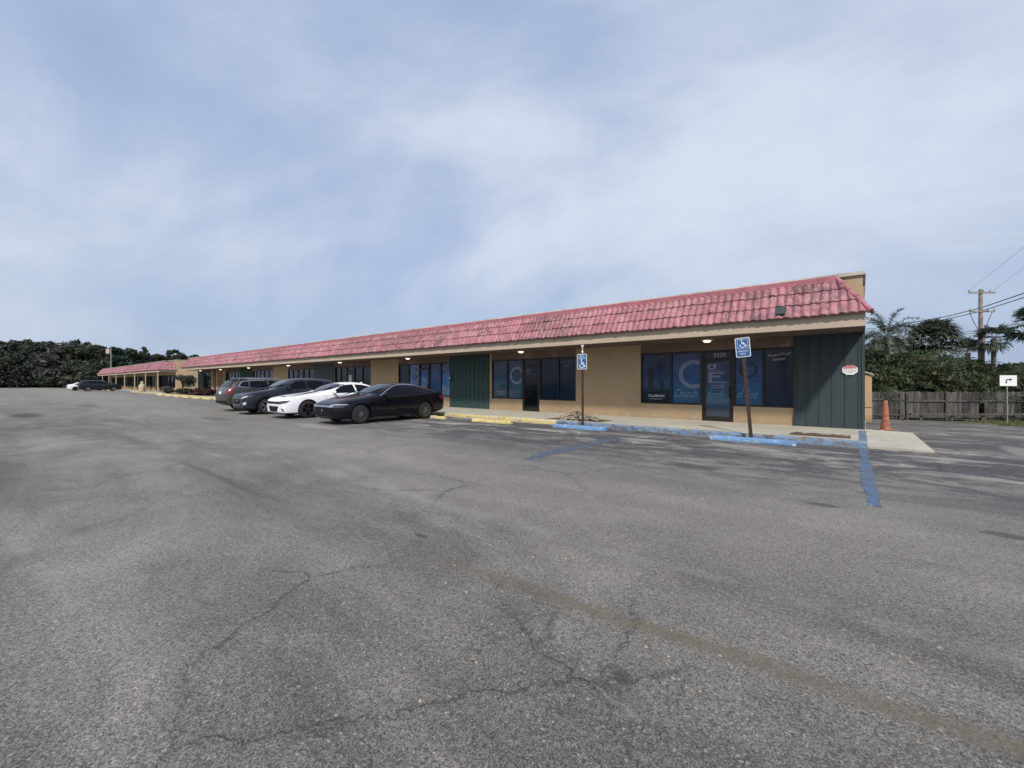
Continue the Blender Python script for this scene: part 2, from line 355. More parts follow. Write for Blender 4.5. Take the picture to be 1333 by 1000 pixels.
    # ---- cars
    def paint(name, c, met=.3, rough=.5, coat=.7, spec=.03):
        m, t, b = newmat(name, rough, met, spec, coat)
        p = t.obj(); n = t.rng(t.noise(p, 2.5, 4), .3, .7, .9, 1.1)
        t.put(b.inputs['Base Color'], t.mix(1, c, t.comb(n, n, n), 'MULTIPLY'))
        b.inputs['Coat Roughness'].default_value = .06
        return m
    MT['car_black'] = paint('black_car_paint', (.004, .004, .007), .0)
    MT['car_white'] = paint('white_car_paint', (.74, .75, .78), 0, .35)
    MT['car_navy'] = paint('charcoal_blue_car_paint', (.018, .021, .030), .35)
    MT['car_bronze'] = paint('dark_bronze_car_paint', (.075, .068, .062), .5)
    MT['car_dark'] = paint('dark_grey_car_paint', (.012, .016, .02), .2)
    MT['car_glass'] = plain('tinted_car_glass', (.004, .004, .006), .04, 0, .1, spec=.2)
    MT['car_glass2'] = plain('windscreen_glass', (.02, .024, .03), .03, 0, .1, spec=.7)
    MT['trim'] = plain('black_trim_plastic', (.005, .005, .006), .5, spec=.2)
    MT['chrome'] = plain('chrome_trim', (.65, .66, .68), .18, 1)
    MT['rubber'] = plain('tyre_rubber', (.014, .014, .014), .8)
    MT['alloy'] = plain('alloy_wheel_metal', (.50, .50, .52), .3, .8)
    MT['alloy_mid'] = plain('grey_alloy_metal', (.22, .22, .23), .35, .8)
    MT['alloy_dark'] = plain('dark_alloy_metal', (.05, .05, .055), .35, .6)
    MT['headlamp'] = plain('headlamp_lens', (.55, .57, .60), .12, .2, spec=.8)
    MT['headlamp_dark'] = plain('smoked_headlamp_lens', (.05, .052, .06), .1, 0, spec=.8)
    MT['tail'] = plain('red_tail_lens', (.16, .012, .016), .2, 0, spec=.7)
build_mats()

# ------------------------------------------------------------------ mesh builder
class MB:
    def __init__(s, o=(0, 0, 0)): s.v = []; s.f = []; s.mi = []; s.o = o
    def add(s, vs, fs, mi=0):
        k = len(s.v); s.v += [tuple(v) for v in vs]; s.f += [tuple(i+k for i in f) for f in fs]; s.mi += [mi]*len(fs)
    def box(s, x0, x1, y0, y1, z0, z1, mi=0):
        s.add([(x0, y0, z0), (x1, y0, z0), (x1, y1, z0), (x0, y1, z0), (x0, y0, z1), (x1, y0, z1), (x1, y1, z1), (x0, y1, z1)],
              [(0, 3, 2, 1), (4, 5, 6, 7), (0, 1, 5, 4), (1, 2, 6, 5), (2, 3, 7, 6), (3, 0, 4, 7)], mi)
    def obox(s, c, ax, ay, az, mi=0):
        c, ax, ay, az = map(Vector, (c, ax, ay, az)); P = []
        for k in (-1, 1):
            for i, j in ((-1, -1), (1, -1), (1, 1), (-1, 1)): P.append(c+ax*i+ay*j+az*k)
        s.add(P, [(0, 3, 2, 1), (4, 5, 6, 7), (0, 1, 5, 4), (1, 2, 6, 5), (2, 3, 7, 6), (3, 0, 4, 7)], mi)
    def tube(s, pts, rad, n=8, mi=0, cap=True):
        pts = [Vector(p) for p in pts]
        if not isinstance(rad, (list, tuple)): rad = [rad]*len(pts)
        vs = []; fs = []
        for i, p in enumerate(pts):
            d = (pts[min(i+1, len(pts)-1)]-pts[max(i-1, 0)]).normalized()
            a = d.cross(Vector((0, 0, 1)))
            if a.length < .05: a = d.cross(Vector((1, 0, 0)))
            a.normalize(); b_ = d.cross(a)
            for k in range(n):
                th = 2*pi*k/n; vs.append(p+(a*cos(th)+b_*sin(th))*rad[i])
        for i in range(len(pts)-1):
            for k in range(n):
                fs.append((i*n+k, i*n+(k+1) % n, (i+1)*n+(k+1) % n, (i+1)*n+k))
        if cap: fs.append(tuple(range(n))[::-1]); fs.append(tuple((len(pts)-1)*n+k for k in range(n)))
        s.add(vs, fs, mi)
    def lathe(s, prof, n=24, axis='z', c=(0, 0, 0), mi=0):
        vs = []; fs = []
        for r, h in prof:
            for k in range(n):
                th = 2*pi*k/n
                if axis == 'z': vs.append((c[0]+r*cos(th), c[1]+r*sin(th), c[2]+h))
                else: vs.append((c[0]+h, c[1]+r*cos(th), c[2]+r*sin(th)))
        for i in range(len(prof)-1):
            for k in range(n): fs.append((i*n+k, i*n+(k+1) % n, (i+1)*n+(k+1) % n, (i+1)*n+k))
        s.add(vs, fs, mi)
    def prism(s, poly, y0, y1, mi=0):     # polygon in xz, extruded in y
        n = len(poly); vs = [(x, y0, z) for x, z in poly]+[(x, y1, z) for x, z in poly]
        fs = [tuple(range(n)), tuple(range(2*n-1, n-1, -1))]+[(i, i+n, (i+1) % n+n, (i+1) % n) for i in range(n)]
        s.add(vs, fs, mi)
    def ball(s, c, r, n=10, mi=0, sq=(1, 1, 1)):
        vs = []; fs = []
        m_ = n//2
        for i in range(m_+1):
            ph = pi*i/m_
            for k in range(n):
                th = 2*pi*k/n; vs.append((c[0]+r*sq[0]*sin(ph)*cos(th), c[1]+r*sq[1]*sin(ph)*sin(th), c[2]+r*sq[2]*cos(ph)))
        for i in range(m_):
            for k in range(n): fs.append((i*n+k, (i+1)*n+k, (i+1)*n+(k+1) % n, i*n+(k+1) % n))
        s.add(vs, fs, mi)
    def build(s, name, mats, parent=None, smooth=None):
        me = bpy.data.meshes.new(name); o = s.o
        me.from_pydata([(v[0]-o[0], v[1]-o[1], v[2]-o[2]) for v in s.v], [], s.f)
        if not isinstance(mats, (list, tuple)): mats = [mats]
        for m in mats: me.materials.append(MT[m])
        if len(mats) > 1: me.polygons.foreach_set('material_index', s.mi)
        if smooth:
            me.polygons.foreach_set('use_smooth', [True]*len(me.polygons)); me.set_sharp_from_angle(angle=R(smooth))
        me.update()
        ob = bpy.data.objects.new(name, me); col.objects.link(ob)
        if parent: ob.parent = parent
        return ob
def tag(o, label=None, cat=None, group=None, kind=None):
    if label: o['label'] = label
    if cat: o['category'] = cat
    if group: o['group'] = group
    if kind: o['kind'] = kind
    return o
def empty(name, loc, label, cat, group=None, rz=0):
    o = bpy.data.objects.new(name, None); col.objects.link(o); o.location = loc; o.rotation_euler = (0, 0, rz)
    o.empty_display_size = .3
    return tag(o, label, cat, group)
def struct(o): o['kind'] = 'structure'; return o
def copy_thing(o, loc, rz, label, sc_=None):
    c = o.copy(); col.objects.link(c); c.location = loc; c.rotation_euler = (0, 0, rz); c['label'] = label
    if sc_: c.scale = sc_ if isinstance(sc_, tuple) else (sc_,)*3
    for ch in o.children:
        d = ch.copy(); col.objects.link(d); d.parent = c
        for g in ch.children:
            e = g.copy(); col.objects.link(e); e.parent = d
    return c
def text(name, body, size, loc, mat, parent, o=(0, 0, 0), shear=0, rot=0, sx=1.0, align='LEFT', back=False):
    cu = bpy.data.curves.new(name, 'FONT'); cu.body = body; cu.size = size; cu.shear = shear; cu.align_x = align
    cu.extrude = .0008; cu.resolution_u = 3
    tmp = bpy.data.objects.new(name, cu); col.objects.link(tmp)
    dg = bpy.context.evaluated_depsgraph_get()
    me = bpy.data.meshes.new_from_object(tmp.evaluated_get(dg))
    bpy.data.objects.remove(tmp)
    M_ = Matrix.Translation(Vector(loc)-Vector(o)) @ Matrix.Rotation(R(90), 4, 'X') @ Matrix.Rotation(rot, 4, 'Z') @ Matrix.Diagonal((sx, 1, 1, 1))
    me.transform(M_); me.materials.clear(); me.materials.append(MT[mat])
    ob = bpy.data.objects.new(name, me); col.objects.link(ob); ob.parent = parent
    return ob

# ------------------------------------------------------------------ ground
def sheet(name, xs, ys, dz, mat, keep=None):
    vs = [(x, y, terrain(x, y)+dz) for y in ys for x in xs]; n = len(xs); fs = []
    for j in range(len(ys)-1):
        for i in range(n-1):
            if keep is None or keep((xs[i]+xs[i+1])/2, (ys[j]+ys[j+1])/2): fs.append((j*n+i, j*n+i+1, (j+1)*n+i+1, (j+1)*n+i))
    mb = MB(); mb.add(vs, fs); return struct(mb.build(name, mat, smooth=60))
XS = [-3000, -1000, -400, -172, -130, -80, -60, -45, -36, -28, -20, -12, -6, 0, 2, 4, 6, 8, 11, 14, 20, 60, 300, 1000, 3000]
YS = [-3000, -1000, -300, -90, -40, -15, -5, 0, 5, 10, 13, 15.5, 16.5, 18, 20, 23, 26, 29, 31, 33, 36, 40, 44, 48, 60, 120, 400, 1000, 3000]
sheet('ground', XS, YS, -.012, 'ground')
sheet('parking_lot', XS, YS, 0, 'asphalt', lambda x, y: -172 < x < 20 and -90 < y < 31 or (-172 < x < 2 and 30 < y < 33))

def floor_strip(name, pts, z, mat):
    mb = MB(); mb.add([(x, y, z+terrain(x, y)) for x, y in pts], [tuple(range(len(pts)))]); return struct(mb.build(name, mat))
def jag(x0, x1, y0, y1, n=14, j=.02, bend=0):
    L = []; Rr = []
    for i in range(n+1):
        t = i/n; y = y0+(y1-y0)*t; b_ = bend*(1-t)**2
        L.append((x0+b_+random.uniform(-j, j), y)); Rr.append((x1+b_+random.uniform(-j, j), y))
    return Rr+L[::-1]
floor_strip('stall_line', jag(-.01, .13, 6.5, 11.95, bend=.08), .004, 'blue_line')
floor_strip('stall_line', jag(-4.96, -4.72, 6.3, 10.0, j=.03), .004, 'blue_faint')
floor_strip('stall_line', jag(-5.12, -5.02, 6.9, 10.3, j=.02), .004, 'blue_faint')
for k in range(3):
    x = -4.45+k*.32
    floor_strip('stall_line', [(x, 10.7), (x+.09, 10.7), (x+.45, 11.5), (x+.36, 11.5)], .004, 'white_line')
floor_strip('stall_line', jag(-10.05, -9.95, 7.0, 11.3, j=.02), .004, 'white_line')
for x in (-12.9, -16.6, -20.2, -23.9, -28.4, -31.2, -34, -36.8): floor_strip('stall_line', jag(x-.05, x+.05, 6.8, 11.3, j=.02), .004, 'white_line')

# ------------------------------------------------------------------ sidewalk and kerbs
KY = 12.13; SWZ = .14; WY = 15.35
def cell_slab(x0, x1, y0, y1, z0, z1, holes, name, mat):
    xs = sorted({x0, x1}|{h[0] for h in holes}|{h[1] for h in holes}); ys = sorted({y0, y1}|{h[2] for h in holes}|{h[3] for h in holes})
    mb = MB()
    for i in range(len(xs)-1):
        for j in range(len(ys)-1):
            cx, cy = (xs[i]+xs[i+1])/2, (ys[j]+ys[j+1])/2
            if any(h[0] < cx < h[1] and h[2] < cy < h[3] for h in holes): continue
            mb.box(xs[i], xs[i+1], ys[j], ys[j+1], z0, z1)
    return mb
beds = [(-1.42, -.18, 12.60, 13.60), (-8.9, -6.6, 12.55, 13.7), (-66, -47.6, 12.5, 14.7)]
mb = MB()
xs = sorted({-66.0, 0.0}|{h[0] for h in beds}|{h[1] for h in beds})
# drawn as top faces plus bed rims so there are no inner walls
def slab(mb, x0, x1, y0, y1, zt, holes):
    xs = sorted({x0, x1}|{h[i] for h in holes for i in (0, 1)}); ys = sorted({y0, y1}|{h[i] for h in holes for i in (2, 3)})
    for i in range(len(xs)-1):
        for j in range(len(ys)-1):
            cx, cy = (xs[i]+xs[i+1])/2, (ys[j]+ys[j+1])/2
            if any(h[0] < cx < h[1] and h[2] < cy < h[3] for h in holes): continue
            mb.add([(xs[i], ys[j], zt), (xs[i+1], ys[j], zt), (xs[i+1], ys[j+1], zt), (xs[i], ys[j+1], zt)], [(0, 1, 2, 3)])
    for a, b_, c, d in holes:
        mb.add([(a, c, zt), (b_, c, zt), (b_, d, zt), (a, d, zt), (a, c, zt-.12), (b_, c, zt-.12), (b_, d, zt-.12), (a, d, zt-.12)],
               [(0, 1, 5, 4), (1, 2, 6, 5), (2, 3, 7, 6), (3, 0, 4, 7)])
slab(mb, -66, -.03, KY+.15, 16.2, SWZ, beds)
struct(mb.build('sidewalk', 'concrete'))
for a, b_, c, d in beds:
    n = 14; vs = []; fs = []
    for j in range(n+1):
        for i in range(n+1): vs.append((a+(b_-a)*i/n, c+(d-c)*j/n, SWZ-.025+random.uniform(-.015, .02) if 0 < i < n and 0 < j < n else SWZ-.04))
    for j in range(n):
        for i in range(n): fs.append((j*(n+1)+i, j*(n+1)+i+1, (j+1)*(n+1)+i+1, (j+1)*(n+1)+i))
    m2 = MB(); m2.add(vs, fs); struct(m2.build('soil_bed', 'soil', smooth=60))
def kerb(x0, x1, mat):
    mb = MB(); n = max(2, int((x1-x0)/.4)); prof = [(KY+.005, -.05), (KY, .10), (KY+.012, .128), (KY+.035, SWZ+.003), (KY+.15, SWZ+.003)]
    vs = []; fs = []; k = len(prof)
    for i in range(n+1):
        x = x0+(x1-x0)*i/n
        for y, z in prof: vs.append((x, y+random.uniform(-.004, .004), z+(random.uniform(-.003, 0) if z > 0.1 else 0)))
    for i in range(n):
        for q in range(k-1): fs.append((i*k+q, (i+1)*k+q, (i+1)*k+q+1, i*k+q+1))
    fs += [tuple(range(k)), tuple(n*k+q for q in range(k))[::-1]]
    mb.add(vs, fs); return struct(mb.build('kerb', mat, smooth=40))
kerb(-8.05, .12, 'blue_paint'); kerb(-66, -8.05, 'yellow_paint')
mb = MB(); mb.box(-.03, .12, KY+.15, 14.9, -.05, SWZ+.003); struct(mb.build('kerb', 'blue_paint'))
mb = MB(); mb.box(-.03, .12, 14.9, 16.2, -.05, SWZ+.003); struct(mb.build('kerb', 'concrete_pad'))
# concrete pad at the end of the walk
mb = MB(); mb.add([(.125, 12.2, .05), (1.18, 12.2, .035), (1.12, 16.1, .05), (.125, 16.1, .09), (.125, 12.2, -.1), (1.18, 12.2, -.1), (1.12, 16.1, -.15), (.125, 16.1, -.15)],
                  [(0, 1, 2, 3), (0, 4, 5, 1), (1, 5, 6, 2), (2, 6, 7, 3), (3, 7, 4, 0)]); struct(mb.build('concrete_pad', 'concrete_pad'))
# second building's walk
mb = MB(); mb.box(-132, -66.5, 12.6, 15.9, -.1, SWZ); struct(mb.build('sidewalk', 'concrete'))
mb = MB(); mb.box(-132, -96, 12.4, 12.6, -.1, SWZ+.003); mb.box(-84, -66.5, 12.4, 12.6, -.1, SWZ+.003); struct(mb.build('kerb', 'yellow_paint'))
mb = MB(); mb.box(-96, -84, 12.4, 12.6, -.1, SWZ+.003); struct(mb.build('kerb', 'blue_paint'))

# ------------------------------------------------------------------ wheel stops
def stop(x0, x1, y, mat, label, group, rot=0, broken=False):
    L = (x1-x0); prof = [(-.075, 0), (-.075, .05), (-.045, .11), (.045, .11), (.075, .05), (.075, 0)]
    mb = MB(); n = 14; vs = []; fs = []
    for i in range(n+1):
        x = -L/2+L*i/n; j = .006 if not broken else .016
        for q, (yy, z) in enumerate(prof): vs.append((x, yy*1.15+random.uniform(-j, j)*(z > 0), max(0, z+random.uniform(-j, j)*(z > 0)-(broken and z > .1 and random.random() < .3)*.03)))
    k = 6
    for i in range(n):
        for q in range(k-1): fs.append((i*k+q, (i+1)*k+q, (i+1)*k+q+1, i*k+q+1))
    fs += [tuple(range(k)), tuple(n*k+q for q in range(k))[::-1]]
    mb.add(vs, fs); o = mb.build('wheel_stop', mat, smooth=35)
    o.location = ((x0+x1)/2, y, .003); o.rotation_euler = (0, 0, rot)
    return tag(o, label, 'wheel stop', group)
G = 'concrete wheel stops along the kerb'
stop(-2.95, -1.12, 11.55, 'blue_bright', 'light blue wheel stop with chipped white patches, before the leaning sign post', G, .02)
stop(-7.65, -5.85, 11.45, 'blue_bright', 'light blue wheel stop at the foot of the upright sign post', G, .03)
stop(-11.1, -9.35, 11.25, 'yellow_bright', 'chipped yellow wheel stop standing free between the black sedan and the blue kerb', G, .06, True)
stop(-14.8, -12.65, 11.2, 'yellow_bright', 'yellow wheel stop poking out behind the black sedan', G, 0, True)
for i, x in enumerate((-40.2, -43.4, -46.6, -49.8, -53.0, -56.4, -60.2)):
    w = ['nearest the bronze wagon', 'second from the bronze wagon', 'in front of the dark red shrub', 'fourth out from the bronze wagon', 'below the small bushy tree', 'second from the far end of the row', 'at the far end of the row'][i]
    stop(x-1, x+1, 11.35, 'yellow_bright', 'pale yellow wheel stop '+w, G, 0, False)

# ------------------------------------------------------------------ mansard roof helper
TB = (13.42, 3.17); TT = (14.12, 4.22)       # eave and top (y, z)
def slope(mb, A, U, V, S, T, k0, k1, per=.195, courses=3, res=8):
    """A eave corner, U along the eave, V up the slope, S length, T slope length; k0/k1 hip cut per metre of slope"""
    A, U, V = Vector(A), Vector(U), Vector(V); N = U.cross(V).normalized()
    ns = int(S/per*res); cl = T/courses
    for c in range(courses):
        rows = [(c*cl-.03, -.0, 0), (c*cl-.03, .040, 1), ((c+1)*cl-.02, .012, 1)]
        vs = []; fs = []; ntile = int(S/per)+2
        jit = [random.uniform(-.006, .012) for _ in range(ntile)]
        for t_, off, w in rows:
            for i in range(ns+1):
                s_ = S*i/ns; ph = (s_/per) % 1
                lo, hi = max(0, t_)*k0, S-max(0, t_)*k1
                h = .034*(.5+.5*cos(2*pi*(ph-.5)))**.8*w + jit[int(s_/per)]*w
                if ph < .06: h = -.004
                tt = t_+jit[int(s_/per)]*1.5*(t_ < (c+.5)*cl)
                s2 = min(max(s_, lo), hi)
                p = A+U*s2+V*tt+N*(off+h); vs.append(p)
        for r_ in range(2):
            for i in range(ns): fs.append((r_*(ns+1)+i, r_*(ns+1)+i+1, (r_+1)*(ns+1)+i+1, (r_+1)*(ns+1)+i))
        mb.add(vs, fs)
def hipcaps(mb, a, b_, r=.06, n=5):
    a, b_ = Vector(a), Vector(b_); d = (b_-a)/n
    for i in range(n):
        p = a+d*i; mb.tube([p-d*.08, p+d*1.02], [r*1.12, r*.88], 10)
run = TT[0]-TB[0]; rise = TT[1]-TB[1]; SL = math.hypot(run, rise)

# ------------------------------------------------------------------ main building
BO = (-30, WY, 0)
bld = empty('strip_mall', BO, 'long tan stucco strip of shops under a pink tiled canopy, number 3220 on it', 'building')
XL, XR = -61.9, .09
# windows: (x0, x1)
banks = [(-6.38, -1.56), (-13.95, -9.19), (-21.57, -16.92), (-29.2, -24.56), (-36.95, -32.3), (-44.75, -40.0), (-52.3, -47.95), (-60.0, -55.5)]
doors = [(-4.2, -3.22), (-12.03, -11.07), (-19.58, -18.73), (-27.6, -26.6), (-35.2, -34.2), (-43.0, -42.0), (-50.6, -49.6), (-58.4, -57.4)]
mb = MB(BO)
edges = sorted([XL]+[e for b_ in banks for e in b_]+[XR])
for i in range(0, len(edges), 2):
    if edges[i+1]-edges[i] > .01: mb.box(edges[i], edges[i+1], WY, WY+.2, .1, 2.9)
for (a, b_), (c, d) in zip(banks, doors):
    mb.box(a, c, WY, WY+.2, .1, .67); mb.box(d, b_, WY, WY+.2, .1, .67)
mb.box(XR-.2, XR, WY+.2, 33, -1, 4.2); mb.box(XL, XL+.2, WY+.2, 33, -.2, 4.2); mb.box(XL+.2, XR-.2, 32.8, 33, -1, 4.2)
mb.build('wall', 'stucco', bld)
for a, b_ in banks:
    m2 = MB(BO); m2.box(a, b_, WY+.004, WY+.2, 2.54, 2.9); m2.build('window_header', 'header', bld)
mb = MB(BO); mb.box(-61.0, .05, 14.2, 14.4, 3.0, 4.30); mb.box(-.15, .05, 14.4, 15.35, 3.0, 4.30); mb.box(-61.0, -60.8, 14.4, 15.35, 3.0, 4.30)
mb.build('parapet', 'stucco', bld)
mb = MB(BO); mb.box(-61.03, .09, 14.16, 14.44, 4.30, 4.335); mb.box(-61.03, .11, 14.14, 14.2-.002, 4.235, 4.30)
mb.box(.05+.002, .11, 14.2, 33, 4.235, 4.30); mb.box(-.15, .09, 14.44, 33, 4.30, 4.335); mb.build('parapet_flashing', 'flash', bld)
mb = MB(BO); mb.box(-60.8, -.15, 14.4, 32.8, 3.95, 4.1); mb.build('roof_deck', 'roofing', bld)
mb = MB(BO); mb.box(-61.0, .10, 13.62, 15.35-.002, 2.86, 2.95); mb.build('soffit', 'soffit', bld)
mb = MB(BO); mb.box(-61.0, .10, 13.5, 13.62, 2.845, 3.19); mb.box(-.02, .10, 13.62, 15.35-.002, 2.95, 3.19); mb.box(-61.0, -60.88, 13.62, 15.35-.002, 2.95, 3.19)
mb.build('fascia', 'fascia', bld)
mb = MB(BO); TX0, TX1 = -61.1, .19; k = run/SL
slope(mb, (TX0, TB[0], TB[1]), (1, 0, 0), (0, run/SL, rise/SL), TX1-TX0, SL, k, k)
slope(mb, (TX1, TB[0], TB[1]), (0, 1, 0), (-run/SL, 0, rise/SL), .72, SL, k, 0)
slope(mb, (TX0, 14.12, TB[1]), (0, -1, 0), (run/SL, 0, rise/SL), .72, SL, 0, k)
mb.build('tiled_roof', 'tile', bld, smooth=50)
mb = MB(BO)
hipcaps(mb, (TX1, TB[0], TB[1]+.03), (TX1-run, TT[0], TT[1]+.02)); hipcaps(mb, (TX0, TB[0], TB[1]+.03), (TX0+run, TT[0], TT[1]+.02))
mb.box(TX0+run, TX1-run, 14.00, 14.137, 4.10, 4.262)
mb.build('ridge_cap', 'ridge', bld, smooth=40)
mb = MB(BO); mb.obox((-1.66, 13.50, 3.37), (.10, 0, 0), (0, run/SL*.13, rise/SL*.13), (0, -rise/SL*.07, run/SL*.07)); mb.build('roof_patch', 'green', bld)

def panel(x0, x1, mat, label=None, z1=2.858):
    mb = MB(BO); mb.box(x0, x1, WY-.06, WY-.002, .142, z1)
    x = x0+.02; 
    while x < x1-.05: mb.box(x, x+.035, WY-.078, WY-.058, .142, z1-.002); x += .30
    mb.box(x1-.07, x1, WY-.08, WY-.057, .142, z1-.002)
    o = mb.build('board_panel', mat, bld)
    if label: o['label'] = label
    return o
panel(-1.56, .10, 'green'); panel(-16.92, -14.1, 'green_deep', 'deep green vertical board panel'); panel(-32.25, -29.25, 'hazed', 'haze-greyed green board panel'); panel(-47.9, -44.8, 'green_deep', 'dark green board panel'); panel(-61.9, -60.05, 'hazed', 'haze-greyed green board panel at the far end')

def framebars(mb, x0, x1, z0, z1, mull, w=.05):
    y0, y1 = WY+.02, WY+.10
    mb.box(x0, x1, y0, y1, z1-w, z1); mb.box(x0, x1, y0, y1, z0, z0+w)
    mb.box(x0, x0+w, y0+.001, y1, z0+w, z1-w); mb.box(x1-w, x1, y0+.001, y1, z0+w, z1-w)
    for m_ in mull: mb.box(m_-w/2, m_+w/2, y0+.001, y1, z0+w, z1-w)
def store(bank, door, mullL, mullR, films, doorfilm):
    a, b_ = bank; c, d = door; res = {}
    wins = []
    for x0, x1, mull in ((a, c, mullL), (d, b_, mullR)):
        mb = MB(BO); framebars(mb, x0, x1, .67, 2.53, mull); w = mb.build('storefront_window', 'bronze', bld)
        xs = [x0]+mull+[x1]
        for i in range(len(xs)-1):
            p = MB(BO); p.box(xs[i]+.03, xs[i+1]-.03, WY+.075, WY+.09, .70, 2.50); p.build('pane', films.pop(0), w)
        wins.append(w)
    y0, y1 = WY+.015, WY+.11
    mb = MB(BO); mb.box(c, d, y0, y1, 2.47, 2.53); mb.box(c+.05, d-.05, y0+.002, y1, 2.22, 2.28); mb.box(c, c+.05, y0+.001, y1, .145, 2.47); mb.box(d-.05, d, y0+.001, y1, .145, 2.47)
    fr = mb.build('door_frame', 'bronze', bld)
    p = MB(BO); p.box(c+.04, d-.04, WY+.075, WY+.09, 2.27, 2.48); p.build('transom_pane', 'glass', fr)
    mb = MB(BO); x0, x1 = c+.055, d-.055; Y0, Y1 = WY+.03, WY+.08
    mb.box(x0, x0+.06, Y0, Y1, .16, 2.215); mb.box(x1-.06, x1, Y0, Y1, .16, 2.215); mb.box(x0+.06, x1-.06, Y0+.001, Y1, .16, .30); mb.box(x0+.06, x1-.06, Y0+.001, Y1, 2.15, 2.215)
    dr = mb.build('glass_door', 'bronze', bld)
    p = MB(BO); p.box(x0+.05, x1-.05, WY+.055, WY+.068, .28, 2.17); p.build('pane', doorfilm, dr)
    h = MB(BO); h.tube([(x1-.05, Y0, .95), (x1-.05, Y0-.05, .97), (x1-.05, Y0-.05, 1.27), (x1-.05, Y0, 1.29)], .014, 8); h.box(x1-.085, x1-.015, Y0-.006, Y0, .92, 1.32); h.build('handle', 'bronze', dr, smooth=40)
    return wins, fr, dr
S1 = store(banks[0], doors[0], [-5.25], [-2.37], ['film_night', 'film_blue', 'film_blue', 'film_dark'], 'film_door')
S2 = store(banks[1], doors[1], [-12.96], [-10.07], ['film_mid', 'film_mid', 'film_dark', 'film_dark'], 'glass')
S3 = store(banks[2], doors[2], [-20.59], [-17.72], ['film_dark', 'film_sky', 'film_blue', 'film_sky'], 'film_sky')
for i in range(3, 8):
    a, b_ = banks[i]; c, d = doors[i]
    store(banks[i], doors[i], [(a+c)/2], [(d+b_)/2] if b_-d > 1.3 else [], ['glass']*5, 'glass')
PY = WY+.068        # just in front of the panes
def ring(mb, cx, cz, r0, r1, a0, a1, y, n=40):
    vs = []; fs = []
    for i in range(n+1):
        th = a0+(a1-a0)*i/n
        for r in (r0, r1): vs.append((cx+r*cos(th), y, cz+r*sin(th)))
    for i in range(n): fs.append((2*i, 2*i+1, 2*i+3, 2*i+2))
    mb.add(vs, fs)
def figure(mb, x, z, h, y, arm=None):      # printed silhouette of someone standing
    ring(mb, x, z+h*.90, 0, h*.075, 0, 2*pi, y, 16)
    mb.prism([(x-h*.10, z+h*.45), (x+h*.10, z+h*.45), (x+h*.14, z+h*.80), (x+h*.05, z+h*.86), (x-h*.05, z+h*.86), (x-h*.14, z+h*.80)][::-1], y, y+.001)
    for s_ in (-1, 1): mb.prism([(x+s_*h*.10, z+h*.47), (x+s_*h*.01, z+h*.47), (x+s_*h*.04, z), (x+s_*h*.11, z)], y, y+.001)
    if arm:
        ax, az = arm; mb.prism([(x+h*.10, z+h*.78), (x+h*.13, z+h*.70), (ax, az-.03), (ax, az+.03)], y, y+.001)
# nearest shop
w0, w1 = S1[0]
o = MB(BO); figure(o, -6.02, 1.10, .95, PY, (-5.68, 1.42)); figure(o, -5.60, 1.10, .46, PY); o.build('silhouette_print', 'print_black', w0)
text('lettering', '772-678-9942', .115, (-6.12, PY, .92), 'print_white', w0, BO, sx=.95)
text('lettering', 'churchfamilyofgod.com', .055, (-6.08, PY, .83), 'print_pale', w0, BO)
text('lettering', 'Jesus is the same yesterday,', .065, (-6.22, PY, 2.38), 'print_mid', w0, BO)
text('lettering', 'today and forever.', .065, (-6.22, PY, 2.28), 'print_mid', w0, BO)
o = MB(BO); ring(o, -4.50, 1.74, .36, .50, 1.05, 2*pi-1.05, PY); o.build('ring_print', 'print_ring', w0)
text('lettering', 'Church', .42, (-5.18, PY, .93), 'print_dim', w0, BO, shear=.45, sx=.62)
text('lettering', 'of God', .36, (-3.16, PY, .95), 'print_dim', w1, BO, shear=.45, sx=.58)
o = MB(BO); ring(o, -2.80, 1.85, .18, .27, .0, 2*pi, PY); o.build('ring_print', 'film_dark', w1)
text('lettering', 'House of Prayer', .13, (-2.26, PY, 2.25), 'print_pale', w1, BO, shear=.35, rot=.09, sx=.72)
text('lettering', 'families!', .13, (-2.12, PY, 2.12), 'print_pale', w1, BO, shear=.35, rot=.09, sx=.8)
DY = WY+.05
text('lettering', '3220', .19, (-3.86, PY, 2.31), 'print_pale', S1[1], BO, sx=1.05)
text('lettering', 'CF', .24, (-4.02, DY, 1.90), 'print_pale', S1[2], BO, sx=1.0)
text('lettering', 'The Church Family of God', .042, (-4.02, DY, 1.83), 'print_pale', S1[2], BO)
text('lettering', 'SUNDAY MORNING SERVICE', .046, (-4.02, DY, 1.44), 'print_pale', S1[2], BO)
text('lettering', 'Wednesday 7:30pm', .052, (-3.70, DY, 1.33), 'print_pale', S1[2], BO, align='CENTER')
text('lettering', 'Fellowship of Prayer', .052, (-3.70, DY, 1.26), 'print_pale', S1[2], BO, align='CENTER')
text('lettering', 'family', .36, (-4.04, DY, .93), 'print_dim', S1[2], BO, shear=.45, sx=.62)
o = MB(BO); o.prism([(-4.0, 1.45), (-3.88, 1.45), (-3.88, 1.62), (-3.62, 1.62), (-3.62, 1.68), (-3.88, 1.68), (-3.88, 1.74), (-3.5, 1.74), (-3.5, 1.80), (-4.0, 1.80)], DY+.002, DY+.003); o.build('letter_print', 'print_ring', S1[2])
